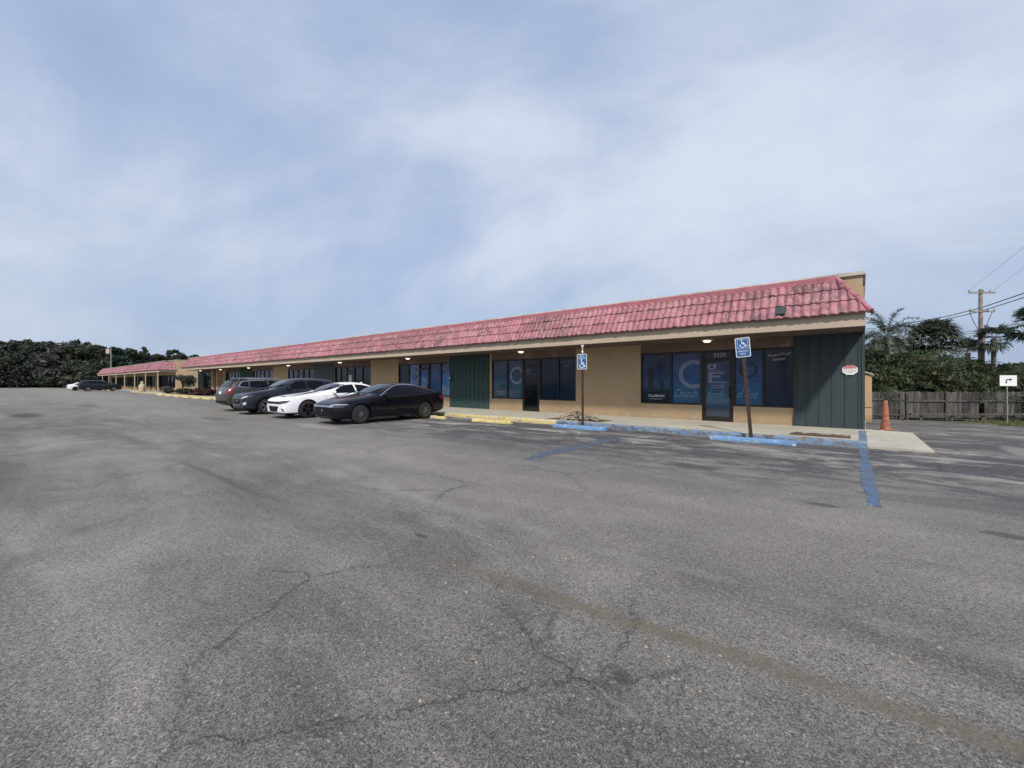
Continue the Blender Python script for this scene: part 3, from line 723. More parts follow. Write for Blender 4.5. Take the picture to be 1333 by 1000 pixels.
# middle shop
w0, w1 = S2[0]
for z in (2.38, 2.28, 2.18, 2.08): text('lettering', 'Jesus is the same forever', .06, (-13.75, PY, z), 'print_mid', w0, BO)
o = MB(BO); ring(o, -12.42, 1.78, .30, .42, .35, 2*pi-.0, PY); o.build('ring_print', 'print_mid', w0)
text('lettering', '772-678-9942', .10, (-13.72, PY, .97), 'print_pale', w0, BO)
text('lettering', 'churchfamilyofgod', .06, (-13.68, PY, .86), 'print_pale', w0, BO)
text('lettering', 'CF', .25, (-11.88, DY, 1.88), 'print_mid', S2[2], BO)
text('lettering', 'The Church Family of God', .042, (-11.88, DY, 1.80), 'print_mid', S2[2], BO)
text('lettering', 'House of Prayer', .13, (-9.98, PY, 2.26), 'print_mid', w1, BO, shear=.35, rot=.09, sx=.68)
text('lettering', 'families!', .13, (-9.85, PY, 2.12), 'print_mid', w1, BO, shear=.35, rot=.09, sx=.75)
# third shop
w0, w1 = S3[0]
text('lettering', 'House of Prayer', .13, (-17.65, PY, 2.26), 'print_pale', w1, BO, shear=.35, rot=.12, sx=.6)
text('lettering', 'families!', .13, (-17.6, PY, 2.12), 'print_pale', w1, BO, shear=.35, rot=.12, sx=.6)
o = MB(BO); ring(o, -20.08, 1.75, .26, .38, .35, 2*pi, PY); o.build('ring_print', 'print_mid', w0)
o = MB(BO); o.prism([(-27.35, 1.45), (-27.0, 1.45), (-27.0, 1.95), (-27.35, 1.95)][::-1], DY, DY+.002); nt = o.build('notice', 'print_white', bld)
text('lettering', '33', .26, (-27.31, DY-.002, 1.72), 'print_black', nt, BO)
text('lettering', '33', .26, (-27.31, DY-.002, 1.48), 'print_black', nt, BO)
# alarm notice and outlet box
mb = MB(BO); poly = [(-.225+.185*cos(pi/8+i*pi/4), 1.80+.145*sin(pi/8+i*pi/4)) for i in range(8)]
mb.prism(poly[::-1], WY-.095, WY-.085); nt = mb.build('octagonal_notice', 'white', bld)
top = [(x, z) for x, z in poly if z > 1.85]; o = MB(BO); o.prism([(-.41+.03, 1.845), (-.04-.03, 1.845), (-.155, 1.93), (-.295, 1.93)], WY-.098, WY-.0955); o.build('red_band', 'signred', nt)
text('lettering', 'NOTICE', .05, (-.225, WY-.0985, 1.862), 'print_white', nt, BO, align='CENTER')
for z, s_ in ((1.80, 'VIDEO SURVEILLANCE'), (1.755, 'ON THESE PREMISES'), (1.71, '24 HOURS')): text('lettering', s_, .03, (-.225, WY-.0965, z), 'signred' if z > 1.78 else 'print_black', nt, BO, align='CENTER')
mb = MB(BO); mb.box(-16.86, -16.74, WY-.12, WY-.079, 1.55, 1.78); mb.box(-16.83, -16.77, WY-.14, WY-.12, 1.66, 1.73, 1); mb.build('outlet_box', ['trim', 'white'], bld)
# soffit lights
for x in (-3.92, -11.78, -20.06, -27.68, -35.83, -44.44, -52.4, -59.44):
    mb = MB(BO); mb.box(x-.17, x+.17, 14.82, 15.02, 2.835, 2.859); L_ = mb.build('soffit_light', 'white', bld)
    o = MB(BO); n = 14; o.lathe([(.0, -.06), (.07, -.055), (.11, -.035), (.12, 0)], 16, 'z', (x, 14.92, 2.834)); o.build('lamp', 'lampmat', L_, smooth=60)
# tan pillars at far end
mb = MB(BO); mb.box(-55.4, -54.9, 14.9, WY-.003, .14, 2.858); mb.box(-53.7, -53.3, 14.9, WY-.003, .14, 2.858); mb.build('pillar', 'stucco', bld)
# utility enclosure on the side wall
mb = MB(BO); mb.box(XR+.001, .30, 18.6, 20.2, .12, 1.70); mb.add([(XR+.001, 18.55, 1.80), (.36, 18.55, 1.68), (.36, 20.25, 1.68), (XR+.001, 20.25, 1.80), (XR+.001, 18.55, 1.84), (.36, 18.55, 1.72), (.36, 20.25, 1.72), (XR+.001, 20.25, 1.84)], [(0, 3, 2, 1), (4, 5, 6, 7), (0, 1, 5, 4), (1, 2, 6, 5), (2, 3, 7, 6), (3, 0, 4, 7)], 1)
mb.box(XR+.003, .305, 18.594, 20.2, .60, .615, 2); mb.box(XR+.01, .14, 18.4, 18.5, -.2, .18, 1); mb.build('utility_enclosure', ['stucco', 'flash', 'trim'], bld)

# ------------------------------------------------------------------ second building
B2 = (-100, WY, 0)
b2 = empty('strip_mall', B2, 'farther low tan building with a pink tiled canopy carried on thin posts', 'building')
XA, XB = -127.2, -72.1
mb = MB(B2); mb.box(XA+1, XB, WY, WY+.2, 2.5, 4.5)
x = XB-.3
segs = []
while x > XA+3:
    w_ = random.choice([1.2, 1.6, 2.6]); segs.append((x-w_, x)); x -= w_+random.choice([.9, 1.3])
for a, b_ in segs: mb.box(a, b_, WY, WY+.2, .14, .75)
for x in (XB, -84, -97, -110, -126): mb.box(x-.4, x, WY+.001, WY+.19, .75, 2.5)
mb.box(XB-.2, XB, WY+.2, 33, -.2, 4.5)
mb.box(XB-.4, XB, WY+.0005, WY+.2, -.1, .75)
mb.build('wall', 'stucco', b2)
for a, b_ in segs:
    mb = MB(B2); mb.box(a, b_, WY+.08, WY+.1, .75, 2.5); wn = mb.build('window', 'glass', b2)
    for xx in (a, (a+b_)/2-.04, b_-.08):
        mb = MB(B2); mb.box(xx, xx+.08, WY+.03, WY+.078, .75, 2.5); mb.build('window_frame', 'bronze', wn)
mb = MB(B2); mb.box(XA+1, XB-.4, WY+.5, WY+.55, .14, 2.5); mb.build('back_panel', 'glass', b2)
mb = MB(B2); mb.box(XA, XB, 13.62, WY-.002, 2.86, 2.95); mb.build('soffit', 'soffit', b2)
mb = MB(B2); mb.box(XA, XB, 13.5, 13.62, 2.845, 3.19); mb.box(XB-.12, XB, 13.62, WY-.002, 2.95, 3.19); mb.box(XB-.12, XB, 13.62, WY-.002, 2.845, 2.858); mb.build('fascia', 'fascia', b2)
mb = MB(B2); mb.box(XA+.7, XB-.7, 14.2, 14.4, 3.0, 4.34); mb.box(XB-.9, XB-.7, 14.4, WY, 3.0, 4.34); mb.build('parapet', 'stucco', b2)
mb = MB(B2); mb.box(XA+.65, XB-.65, 14.15, 14.45, 4.34, 4.40); mb.box(XB-.95, XB-.65, 14.45, WY-.002, 4.34, 4.40); mb.box(XB-.25, XB+.04, WY-.04, 33, 4.5, 4.56); mb.box(XA+1, XB-.25, WY-.04, WY+.25, 4.5, 4.56); mb.build('parapet_flashing', 'flash', b2)
mb = MB(B2)
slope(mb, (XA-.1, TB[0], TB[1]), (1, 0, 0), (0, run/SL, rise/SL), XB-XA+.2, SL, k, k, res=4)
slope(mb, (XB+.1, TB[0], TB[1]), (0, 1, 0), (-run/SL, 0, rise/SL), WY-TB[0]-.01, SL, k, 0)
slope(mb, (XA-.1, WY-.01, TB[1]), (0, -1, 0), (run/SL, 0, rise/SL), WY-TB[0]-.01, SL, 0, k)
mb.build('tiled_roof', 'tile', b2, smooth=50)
mb = MB(B2); hipcaps(mb, (XB+.1, TB[0], TB[1]+.03), (XB+.1-run, TT[0], TT[1]+.02)); hipcaps(mb, (XA-.1, TB[0], TB[1]+.03), (XA-.1+run, TT[0], TT[1]+.02)); mb.build('ridge_cap', 'ridge', b2, smooth=40)
for x in [-73.0, -80.5, -88.3, -96.6, -105, -113, -121]:
    mb = MB(B2); mb.box(x-.05, x+.05, 13.5+.01, 13.62-.01, .14, 2.844); mb.build('post', 'fascia', b2)
mb = MB(B2); mb.box(XA+1, XB-.3, WY+.3, 32.9, 4.05, 4.2); mb.build('roof_deck', 'roofing', b2)
mb = MB((-88, 13.2, SWZ)); mb.lathe([(0, .0), (.34, .0), (.38, .1), (.36, .5), (.40, .75), (.30, 1.0), (.17, 1.1), (.20, 1.22), (.19, 1.36), (.10, 1.46), (0, 1.48)], 14, 'z', (-79.4, 13.0, SWZ)); mb.o = (-79.4, 13.0, SWZ)
o = mb.build('garden_statue', 'fascia', smooth=60); o.location = (-79.4, 13.0, SWZ); tag(o, 'beige rounded garden statue standing before the far building', 'statue')

# ------------------------------------------------------------------ parking signs
def wheelchair(mb, cx, cz, s, y):
    ring(mb, cx-.02*s, cz-.12*s, .20*s, .27*s, -3.6, 1.1, y, 20)
    ring(mb, cx-.06*s, cz+.44*s, 0, .075*s, 0, 2*pi, y, 12)
    for q in ([(-.10, .36), (-.03, .36), (.0, -.02), (-.08, -.02)], [(-.06, .16), (.18, .16), (.18, .10), (-.06, .10)], [(-.06, .04), (.22, .04), (.22, -.04), (-.06, -.04)], [(.16, .02), (.24, .02), (.34, -.28), (.27, -.30)], [(.29, -.24), (.31, -.30), (.44, -.24), (.42, -.18)]):
        mb.add([(cx+a*s, y, cz+b_*s) for a, b_ in q], [(0, 3, 2, 1)])
def rrect(w, h, r, cx=0, cz=0, n=5):
    P = []
    for sx, sz, a0 in ((1, 1, 0), (-1, 1, pi/2), (-1, -1, pi), (1, -1, 3*pi/2)):
        for i in range(n+1):
            a = a0+pi/2*i/n; P.append((cx+sx*(w/2-r)+r*cos(a), cz+sz*(h/2-r)+r*sin(a)))
    return P[::-1]
def sign(loc, tilt, label, kind):
    t = empty('parking_sign', loc, label, 'sign', 'blue accessible parking signs')
    t.rotation_euler = (0, tilt, R(4) if kind else R(-2))
    mb = MB()
    if kind == 0:      # leaning square channel post
        mb.box(-.028, .028, -.018, .018, 0, 2.12); mb.box(-.040, -.028, -.020, .0, 0, 2.12); mb.box(.028, .040, -.020, .0, 0, 2.12); zc = 2.33
        zc = 2.34; mb.box(-.028, .028, -.012, .018, 2.12, 2.5)
    else:
        mb.box(-.03, .03, -.02, .03, 0, 2.02); zc = 2.12; mb.box(-.03, .03, -.008, .03, 2.02, 2.25)
    mb.build('post', 'rust', t)
    if kind:
        m3 = MB(); m3.tube([(0, .01, 2.25), (0, .01, 2.56)], .014, 8); m3.ball((0, .01, 2.43), .04); m3.ball((0, .01, 2.60), .038); m3.lathe([(.05, 0), (.05, .02), (.02, .03)], 10, 'z', (0, .01, 2.63)); m3.build('top_rod', 'white', t, smooth=60)
    w, h = .335, .49
    m2 = MB(); m2.prism(rrect(w, h, .035, 0, zc), -.024, -.0205); pl = m2.build('sign_plate', 'white', t)
    m2 = MB(); m2.prism(rrect(w-.035, h-.035, .026, 0, zc), -.0262, -.0245); m2.build('blue_field', 'signblue', pl)
    m2 = MB()
    if kind == 0:
        P = rrect(.235, .235, .02, 0, zc+.085); Q = rrect(.222, .222, .016, 0, zc+.085); n = len(P)
        m2.add([(x, -.0268, z) for x, z in P]+[(x, -.0268, z) for x, z in Q], [(i, (i+1) % n, n+(i+1) % n, n+i) for i in range(n)])
        wheelchair(m2, 0, zc+.085, .24, -.0268)
        text('lettering', 'PARKING BY', .058, (0, -.0268, zc-.115), 'print_white', pl, align='CENTER', sx=.75)
        text('lettering', 'PERMIT', .058, (0, -.0268, zc-.185), 'print_white', pl, align='CENTER', sx=.75)
    else:
        wheelchair(m2, 0, zc-.08, .32, -.0268)
        text('lettering', 'RESERVED', .055, (0, -.0268, zc+.155), 'print_white', pl, align='CENTER', sx=.75)
        text('lettering', 'PARKING', .065, (0, -.0268, zc+.09), 'print_white', pl, align='CENTER', sx=.9)
    m2.build('wheelchair_symbol', 'print_white', pl)
sign((-2.09, 11.9, 0), R(-4.6), 'blue and white wheelchair parking sign on a brown post leaning left', 0)
sign((-6.90, 11.95, 0), R(-.3), 'blue wheelchair parking sign on an upright rusty post with a white rod on top', 1)

# ------------------------------------------------------------------ traffic cone
x, y = .62, 17.9; cz = terrain(x, y)
c = empty('traffic_cone', (x, y, cz), 'tall faded orange traffic cone beside the concrete pad', 'cone')
mb = MB(); mb.lathe([(.135, .03), (.125, .07), (.10, .35), (.075, .68), (.05, .93), (.03, .945), (.0, .945)], 24); mb.build('cone_body', 'orange', c, smooth=50)
mb = MB(); mb.prism(rrect(.38, .38, .05, 0, 0), 0, .035); ob = mb.build('base', 'orange', c); ob.rotation_euler = (R(90), 0, 0); ob.location = (0, 0, 0.0)

# ------------------------------------------------------------------ dry heap in the bed
rs = np.random.RandomState(5)
mb = MB((-7.75, 13.1, SWZ))
for i in range(230):
    r = rs.rand()**.6; th = rs.rand()*2*pi; x = -7.75+r*.74*cos(th); y = 13.1+r*.45*sin(th); z = SWZ-.01+.26*(1-r*r)*rs.rand()**.5
    s_ = rs.uniform(.025, .075); k_ = len(mb.v); mb.ball((x, y, z), s_*.7, 6, int(rs.rand() < .45), (rs.uniform(.7, 1.5), rs.uniform(.6, 1.2), rs.uniform(.4, .9)))
for i in range(420):
    r = rs.rand()**.6; th = rs.rand()*2*pi; p = Vector((-7.75+r*.80*cos(th), 13.1+r*.48*sin(th), SWZ+.02+.27*(1-r*r)*rs.rand()**.4))
    d = Vector(rs.normal(size=3)); d.normalize(); e = d.cross(Vector(rs.normal(size=3))).normalized()
    mb.add([p-d*.05, p+e*.018, p+d*.07, p-e*.018], [(0, 1, 2, 3)], 0)
o = mb.build('leaf_litter', ['dry', 'dry2']); o.location = (-7.75, 13.1, SWZ); tag(o, 'heap of dry tan leaves and stones in the sidewalk bed', 'leaf litter', kind='stuff')

# ------------------------------------------------------------------ cars
def car(name, P, loc, rz, label):
    L, st = P['L'], P['st']; paint = P['paint']
    root = empty(name, loc, label, 'car', 'cars parked on the lot', rz)
    def sec(s):
        y, zb, zs, zt, hw, rw = s; y -= L/2
        rz_ = zs+.80*(zt-zs)
        half = [(0, zb), (.78*hw, zb), (.955*hw, zb+.05), (hw, zb+.34*(zs-zb)), (.995*hw, zb+.72*(zs-zb)), (.95*hw, zs), (rw, rz_), (rw*.72, zt-.12*(zt-zs)*.35), (0, zt)]
        return [(x, y, z) for x, z in half]+[(-x, y, z) for x, z in half[-2:0:-1]]
    n = 16; vs = []; fs = []
    for s in st: vs += sec(s)
    for i in range(len(st)-1):
        for q in range(n): fs.append((i*n+q, i*n+(q+1) % n, (i+1)*n+(q+1) % n, (i+1)*n+q))
    for base, flip in ((0, False), ((len(st)-1)*n, True)):
        for q in range(8):
            a, b_, c_, d_ = q, q+1, (16-q-1) % 16, (16-q) % 16
            f = [base+a, base+b_, base+c_, base+d_]; f2 = []
            for v in f:
                if v not in f2: f2.append(v)
            if len(f2) > 2: fs.append(tuple(f2 if flip else f2[::-1]))
    me = bpy.data.meshes.new('body'); me.from_pydata(vs, [], fs); me.materials.append(MT[paint]); me.materials.append(MT['trim'])
    bm = bmesh.new(); bm.from_mesh(me)
    bmesh.ops.recalc_face_normals(bm, faces=bm.faces)
    cr = bm.edges.layers.float.new('crease_edge')
    for e in bm.edges:
        a, b_ = e.verts[0].index % n, e.verts[1].index % n
        if a == b_ and a in (5, 11): e[cr] = .45
        if a == b_ and a in (2, 14): e[cr] = .3
    bm.to_mesh(me); bm.free()
    ob = bpy.data.objects.new('body', me); col.objects.link(ob)
    sb = ob.modifiers.new('s', 'SUBSURF'); sb.levels = sb.render_levels = 3
    dg = bpy.context.evaluated_depsgraph_get()
    bvh = BVHTree.FromObject(ob, dg)
    cut = MB(); wr = P['wr']; wy = [P['fo']-L/2, P['fo']+P['wb']-L/2]; hwm = P['W']/2
    for y in wy:
        for s_ in (-1, 1):
            x0, x1 = (hwm-.30, hwm+.3) if s_ > 0 else (-hwm-.3, -hwm+.30)
            r = wr+.055; c_ = (0, y, wr)
            m_ = 32; v2 = []; 
            for x in (x0, x1):
                for q in range(m_): v2.append((x, y+r*cos(2*pi*q/m_), wr+r*sin(2*pi*q/m_)))
            cut.add(v2, [tuple(range(m_))[::-1], tuple(range(m_, 2*m_))]+[(q, (q+1) % m_, (q+1) % m_+m_, q+m_) for q in range(m_)])
    co = cut.build('cut', 'trim')
    bmd = ob.modifiers.new('b', 'BOOLEAN'); bmd.operation = 'DIFFERENCE'; bmd.object = co; bmd.solver = 'EXACT'
    dg.update(); dg = bpy.context.evaluated_depsgraph_get()
    m2 = bpy.data.meshes.new_from_object(ob.evaluated_get(dg))
    bpy.data.objects.remove(ob); bpy.data.objects.remove(co)
    m2.materials.clear(); m2.materials.append(MT[paint]); m2.materials.append(MT['trim'])
    zc_ = P.get('clad', 0)
    for p in m2.polygons:
        p.use_smooth = True; p.material_index = 0
        c_ = p.center
        for y in wy:
            d = math.hypot(c_[1]-y, c_[2]-wr)
            if d < wr+.05+.012 and abs(c_[0]) < hwm-.03 and abs(c_[0]) > hwm-.36 and (abs(p.normal[0]) < .3 or d < wr): p.material_index = 1
            if zc_ and d < wr+.13 and abs(c_[0]) > hwm*.8: p.material_index = 1
        if c_[2] < .24 or c_[2] < zc_: p.material_index = 1
    m2.set_sharp_from_angle(angle=R(38))
    bo = bpy.data.objects.new('body', m2); col.objects.link(bo); bo.parent = root
    # patches laid on the body
    def patch(pname, poly, axis, mat, parent, side=1, off=.004, grid=.09, mirror=False):
        bm = bmesh.new(); vv = [bm.verts.new((a, b_, 0)) for a, b_ in poly]; bm.faces.new(vv)
        a0 = min(p[0] for p in poly); a1 = max(p[0] for p in poly); b0 = min(p[1] for p in poly); b1 = max(p[1] for p in poly)
        for ax, lo, hi in ((0, a0, a1), (1, b0, b1)):
            t_ = lo+grid
            while t_ < hi:
                co_ = (t_, 0, 0) if ax == 0 else (0, t_, 0); no = (1, 0, 0) if ax == 0 else (0, 1, 0)
                bmesh.ops.bisect_plane(bm, geom=bm.verts[:]+bm.edges[:]+bm.faces[:], plane_co=co_, plane_no=no); t_ += grid
        for v in bm.verts:
            a, b_ = v.co[0], v.co[1]
            if axis == 'x': o_, d_ = Vector((side*3, a, b_)), Vector((-side, 0, 0))
            else: o_, d_ = Vector((a, side*5, b_)), Vector((0, -side, 0))
            h_ = bvh.ray_cast(o_, d_)
            if h_[0] is None:
                nr = bvh.find_nearest(Vector((side*.8, a, b_)) if axis == 'x' else Vector((a, side*L/2, b_))); h_ = nr
            nn = h_[1]
            if nn.dot(d_) > 0: nn = -nn
            v.co = h_[0]+nn*off
        me = bpy.data.meshes.new(pname); bm.to_mesh(me); bm.free(); me.materials.append(MT[mat])
        for p in me.polygons: p.use_smooth = True
        o_ = bpy.data.objects.new(pname, me); col.objects.link(o_); o_.parent = parent; return o_
    Y = lambda y: y-L/2
    for s_ in (-1, 1):
        for wname, poly in P['windows']:
            w = patch(wname, [(Y(y), z) for y, z in poly], 'x', 'car_glass', root, s_, .007, .05)
        for poly in P.get('chrome', []): patch('chrome_trim', [(Y(y), z) for y, z in poly], 'x', 'chrome', root, s_, .009, .06)
        for poly in P.get('seams', []): patch('door_seam', [(Y(y), z) for y, z in poly], 'x', 'trim', bo, s_, .002, .08)
        for y, z in P['handles']: patch('door_handle', [(Y(y)-.09, z-.012), (Y(y)+.09, z-.006), (Y(y)+.09, z+.018), (Y(y)-.09, z+.012)], 'x', P.get('hmat', paint), root, s_, .022, .05)
    patch('windscreen', P['ws'], 'y', 'car_glass2', root, -1, .014, .05)
    patch('rear_window', P['rw_'], 'y', 'car_glass', root, 1, .014, .05)
    for nm, poly, mat, off in P.get('front', []): patch(nm, poly, 'y', mat, root, -1, off, .06)
    for nm, poly, mat, off in P.get('frontm', []):
        for s_ in (-1, 1): patch(nm, [(s_*a, b_) for a, b_ in poly], 'y', mat, root, -1, off, .05)
    for nm, poly, mat, off in P.get('rear', []): patch(nm, poly, 'y', mat, root, 1, off, .06)
    for nm, poly, mat, off in P.get('rearm', []):
        for s_ in (-1, 1): patch(nm, [(s_*a, b_) for a, b_ in poly], 'y', mat, root, 1, off, .05)
    for nm, poly, mat, off in P.get('sidem', []):
        for s_ in (-1, 1): patch(nm, [(Y(a), b_) for a, b_ in poly], 'x', mat, root, s_, off, .05)
    # mirrors
    my, mz = P['mirror']
    for s_ in (-1, 1):
        mb = MB(); mb.ball((s_*(hwm+.06), Y(my), mz), .11, 12, 0, (1.0, .55, .68)); mb.box(min(s_*(hwm-.12), s_*(hwm+.02)), max(s_*(hwm-.12), s_*(hwm+.02)), Y(my)-.03, Y(my)+.03, mz-.06, mz-.02); mb.build('wing_mirror', paint, root, smooth=60)
    # wheels
    for y in wy:
        for s_ in (-1, 1):
            mb = MB(); w_ = .215; x0 = s_*(hwm-.02)
            pr = [(wr*.66, 0), (wr*.90, .006), (wr*.975, .02), (wr, .05), (wr, w_-.04), (wr*.96, w_), (wr*.66, w_)]
            mb.lathe([(r, -s_*h) for r, h in pr], 36, 'x', (x0, y, wr)); ty = mb.build('wheel', 'rubber', root, smooth=50)
            rm = MB(); ro = wr*.68
            rm.lathe([(ro, -.004*s_), (ro*.93, -s_*.002), (ro*.90, -s_*.045), (ro*.88, -s_*.12)], 32, 'x', (x0, y, wr))
            rm.lathe([(.0, -s_*.012), (ro*.20, -s_*.014), (ro*.22, -s_*.05)], 16, 'x', (x0, y, wr))
            ns = P['spokes']; 
            for q in range(ns):
                th = 2*pi*q/ns+.2
                for dd in ((-.10, .10) if P.get('twin') else (0,)):
                    e = Vector((0, cos(th+dd), sin(th+dd))); f_ = Vector((0, -sin(th), cos(th)))
                    sw = ro*(.042 if ns > 7 else (.07 if P.get('twin') else .13))
                    rm.obox(Vector((x0-s_*.03, y, wr))+e*ro*.55, (s_*.016, 0, 0), f_*sw, e*ro*.40)
            rm.build('rim', P.get('rim', 'alloy'), ty, smooth=30)
            dk = MB(); dk.lathe([(0, -s_*.10), (ro*.9, -s_*.10)], 24, 'x', (x0, y, wr)); dk.build('brake_disc', 'trim', ty)
    if P.get('rails'):
        for s_ in (-1, 1):
            mb = MB(); x = s_*(P['rails'][2]); mb.tube([(x, Y(P['rails'][0]), P['H']-.06), (x, Y(P['rails'][0])+.1, P['H']+.015), (x, Y(P['rails'][1])-.1, P['H']+.005), (x, Y(P['rails'][1]), P['H']-.08)], .016, 8); mb.build('roof_rail', 'chrome', root, smooth=50)
    if P.get('fin'):
        mb = MB(); f_ = P['fin']; z = P['finz']; mb.add([(-.025, Y(f_), z), (.025, Y(f_), z), (.025, Y(f_)+.18, z), (-.025, Y(f_)+.18, z), (0, Y(f_)+.14, z+.06), (0, Y(f_)+.17, z+.06)], [(0, 1, 4), (1, 2, 5, 4), (2, 3, 5), (3, 0, 4, 5)]); mb.build('antenna_fin', paint, root)
    return root

SEDAN = dict(rim='alloy_mid', L=4.9, W=1.86, H=1.45, wb=2.83, fo=.95, wr=.335, paint='car_black', spokes=14,
  st=[(0, .30, .60, .65, .55, .42), (.05, .22, .67, .71, .74, .55), (.25, .17, .73, .79, .86, .68), (.6, .16, .80, .88, .91, .74), (1.05, .16, .86, .945, .93, .77), (1.45, .16, .91, 1.0, .93, .76),
      (1.62, .16, .925, 1.06, .93, .75), (2.15, .16, .945, 1.345, .93, .66), (2.6, .16, .95, 1.455, .93, .61), (3.1, .16, .955, 1.47, .93, .61), (3.6, .16, .97, 1.42, .93, .61), (4.1, .18, .99, 1.26, .92, .66),
      (4.4, .22, 1.0, 1.12, .90, .72), (4.7, .26, .99, 1.05, .86, .72), (4.85, .32, .93, .98, .78, .62), (4.9, .42, .84, .88, .66, .5)],
  windows=[('front_side_window', [(1.80, .975), (2.12, 1.15), (2.45, 1.295), (2.68, 1.335), (2.90, 1.345), (2.93, .985)]), ('rear_side_window', [(3.0, .987), (2.98, 1.347), (3.4, 1.325), (3.75, 1.25), (4.05, 1.14), (4.25, 1.05), (4.1, 1.02), (3.5, 1.0)])],
  chrome=[[(1.72, .965), (2.12, 1.18), (2.45, 1.325), (2.68, 1.365), (2.98, 1.378), (3.4, 1.355), (3.78, 1.278), (4.1, 1.155), (4.34, 1.05), (4.33, 1.035), (4.08, 1.138), (3.77, 1.258), (3.4, 1.337), (2.98, 1.358), (2.68, 1.345), (2.45, 1.305), (2.13, 1.16), (1.76, .962)]],
  seams=[[(1.55, .90), (1.558, .90), (1.508, .3), (1.5, .3)], [(2.95, .97), (2.958, .97), (2.968, .3), (2.96, .3)], [(3.85, .98), (3.858, .98), (3.70, .60), (3.692, .60)], [(1.6, .855), (4.5, .905), (4.5, .897), (1.6, .845)]],
  sidem=[('side_skirt', [(1.45, .20), (3.45, .20), (3.45, .215), (1.45, .215)], 'chrome', .004), ('tail_light', [(4.48, .90), (4.78, .93), (4.83, .80), (4.72, .72)], 'tail', .006)],
  handles=[(2.72, .85), (3.70, .87)],
  ws=[(-.69, 1.11), (-.52, 1.075), (-.3, 1.06), (.3, 1.06), (.52, 1.075), (.69, 1.11), (.62, 1.33), (.35, 1.375), (-.35, 1.375), (-.62, 1.33)], rw_=[(-.62, 1.12), (.62, 1.12), (.52, 1.34), (-.52, 1.34)],
  front=[('grille', [(-.60, .56), (.60, .56), (.50, .30), (-.50, .30)], 'trim', .006), ('grille_bar', [(-.66, .655), (.66, .655), (.66, .61), (-.66, .61)], 'chrome', .010), ('emblem', [(-.05, .53), (.05, .53), (.04, .45), (-.04, .45)], 'chrome', .012), ('lower_lip', [(-.7, .20), (.7, .20), (.7, .185), (-.7, .185)], 'chrome', .008)],
  frontm=[('headlight', [(.50, .665), (.80, .70), (.875, .69), (.84, .60), (.55, .60)], 'headlamp_dark', .008), ('headlight_strip', [(.50, .675), (.80, .712), (.86, .705), (.86, .69), (.80, .69), (.50, .655)], 'headlamp', .012), ('fog_light', [(.62, .40), (.78, .42), (.74, .33), (.60, .32)], 'trim', .008)],
  mirror=(1.88, 1.0), rear=[('licence_plate', [(-.16, .66), (.16, .66), (.16, .82), (-.16, .82)], 'white', .01)])
MUSCLE = dict(L=5.04, W=1.9, H=1.48, wb=3.05, fo=.98, wr=.36, paint='car_white', spokes=5, twin=True, rim='alloy_dark',
  st=[(0, .30, .62, .70, .62, .5), (.05, .20, .72, .775, .80, .66), (.2, .16, .79, .84, .90, .75), (.6, .16, .86, .92, .94, .79), (1.1, .16, .91, .98, .95, .80), (1.55, .17, .94, 1.03, .95, .79),
      (1.78, .17, .95, 1.08, .95, .77), (2.3, .17, .96, 1.36, .95, .67), (2.75, .17, .965, 1.475, .95, .62), (3.3, .17, .98, 1.49, .95, .62), (3.8, .17, 1.0, 1.43, .95, .63), (4.25, .2, 1.03, 1.25, .94, .70),
      (4.6, .24, 1.05, 1.14, .92, .76), (4.85, .28, 1.03, 1.10, .88, .74), (5.0, .34, .94, 1.0, .82, .68), (5.04, .44, .84, .88, .74, .6)],
  windows=[('front_side_window', [(1.98, .99), (2.3, 1.18), (2.62, 1.325), (2.95, 1.36), (3.08, 1.36), (3.1, 1.0)]), ('rear_side_window', [(3.18, 1.0), (3.16, 1.36), (3.5, 1.345), (3.85, 1.27), (4.15, 1.13), (4.18, 1.06), (3.7, 1.02)])],
  seams=[[(1.72, .92), (1.728, .92), (1.70, .3), (1.692, .3)], [(3.14, .98), (3.148, .98), (3.148, .3), (3.14, .3)], [(4.0, .98), (4.008, .98), (3.85, .6), (3.842, .6)], [(1.6, .60), (3.7, .66), (3.7, .65), (1.6, .59)]],
  handles=[(2.85, .87), (3.86, .90)], fin=3.75, finz=1.41,
  ws=[(-.70, 1.14), (-.52, 1.11), (-.3, 1.09), (.3, 1.09), (.52, 1.11), (.70, 1.14), (.64, 1.34), (.35, 1.395), (-.35, 1.395), (-.64, 1.34)], rw_=[(-.64, 1.14), (.64, 1.14), (.52, 1.36), (-.52, 1.36)],
  front=[('grille', [(-.60, .685), (.60, .685), (.62, .595), (-.62, .595)], 'trim', .007), ('lower_grille', [(-.46, .50), (.46, .50), (.34, .29), (-.34, .29)], 'trim', .007), ('hood_scoop', [(-.16, .865), (.16, .865), (.20, .885), (-.20, .885)], 'trim', .004)],
  frontm=[('headlight', [(.55, .70), (.82, .735), (.875, .72), (.84, .63), (.60, .585)], 'headlamp_dark', .009), ('air_vent', [(.62, .42), (.78, .40), (.80, .30), (.74, .31), (.72, .36)], 'trim', .008)],
  rearm=[('tail_light', [(.1, .84), (.80, .86), (.82, .76), (.1, .76)], 'tail', .01)], mirror=(2.05, 1.03))
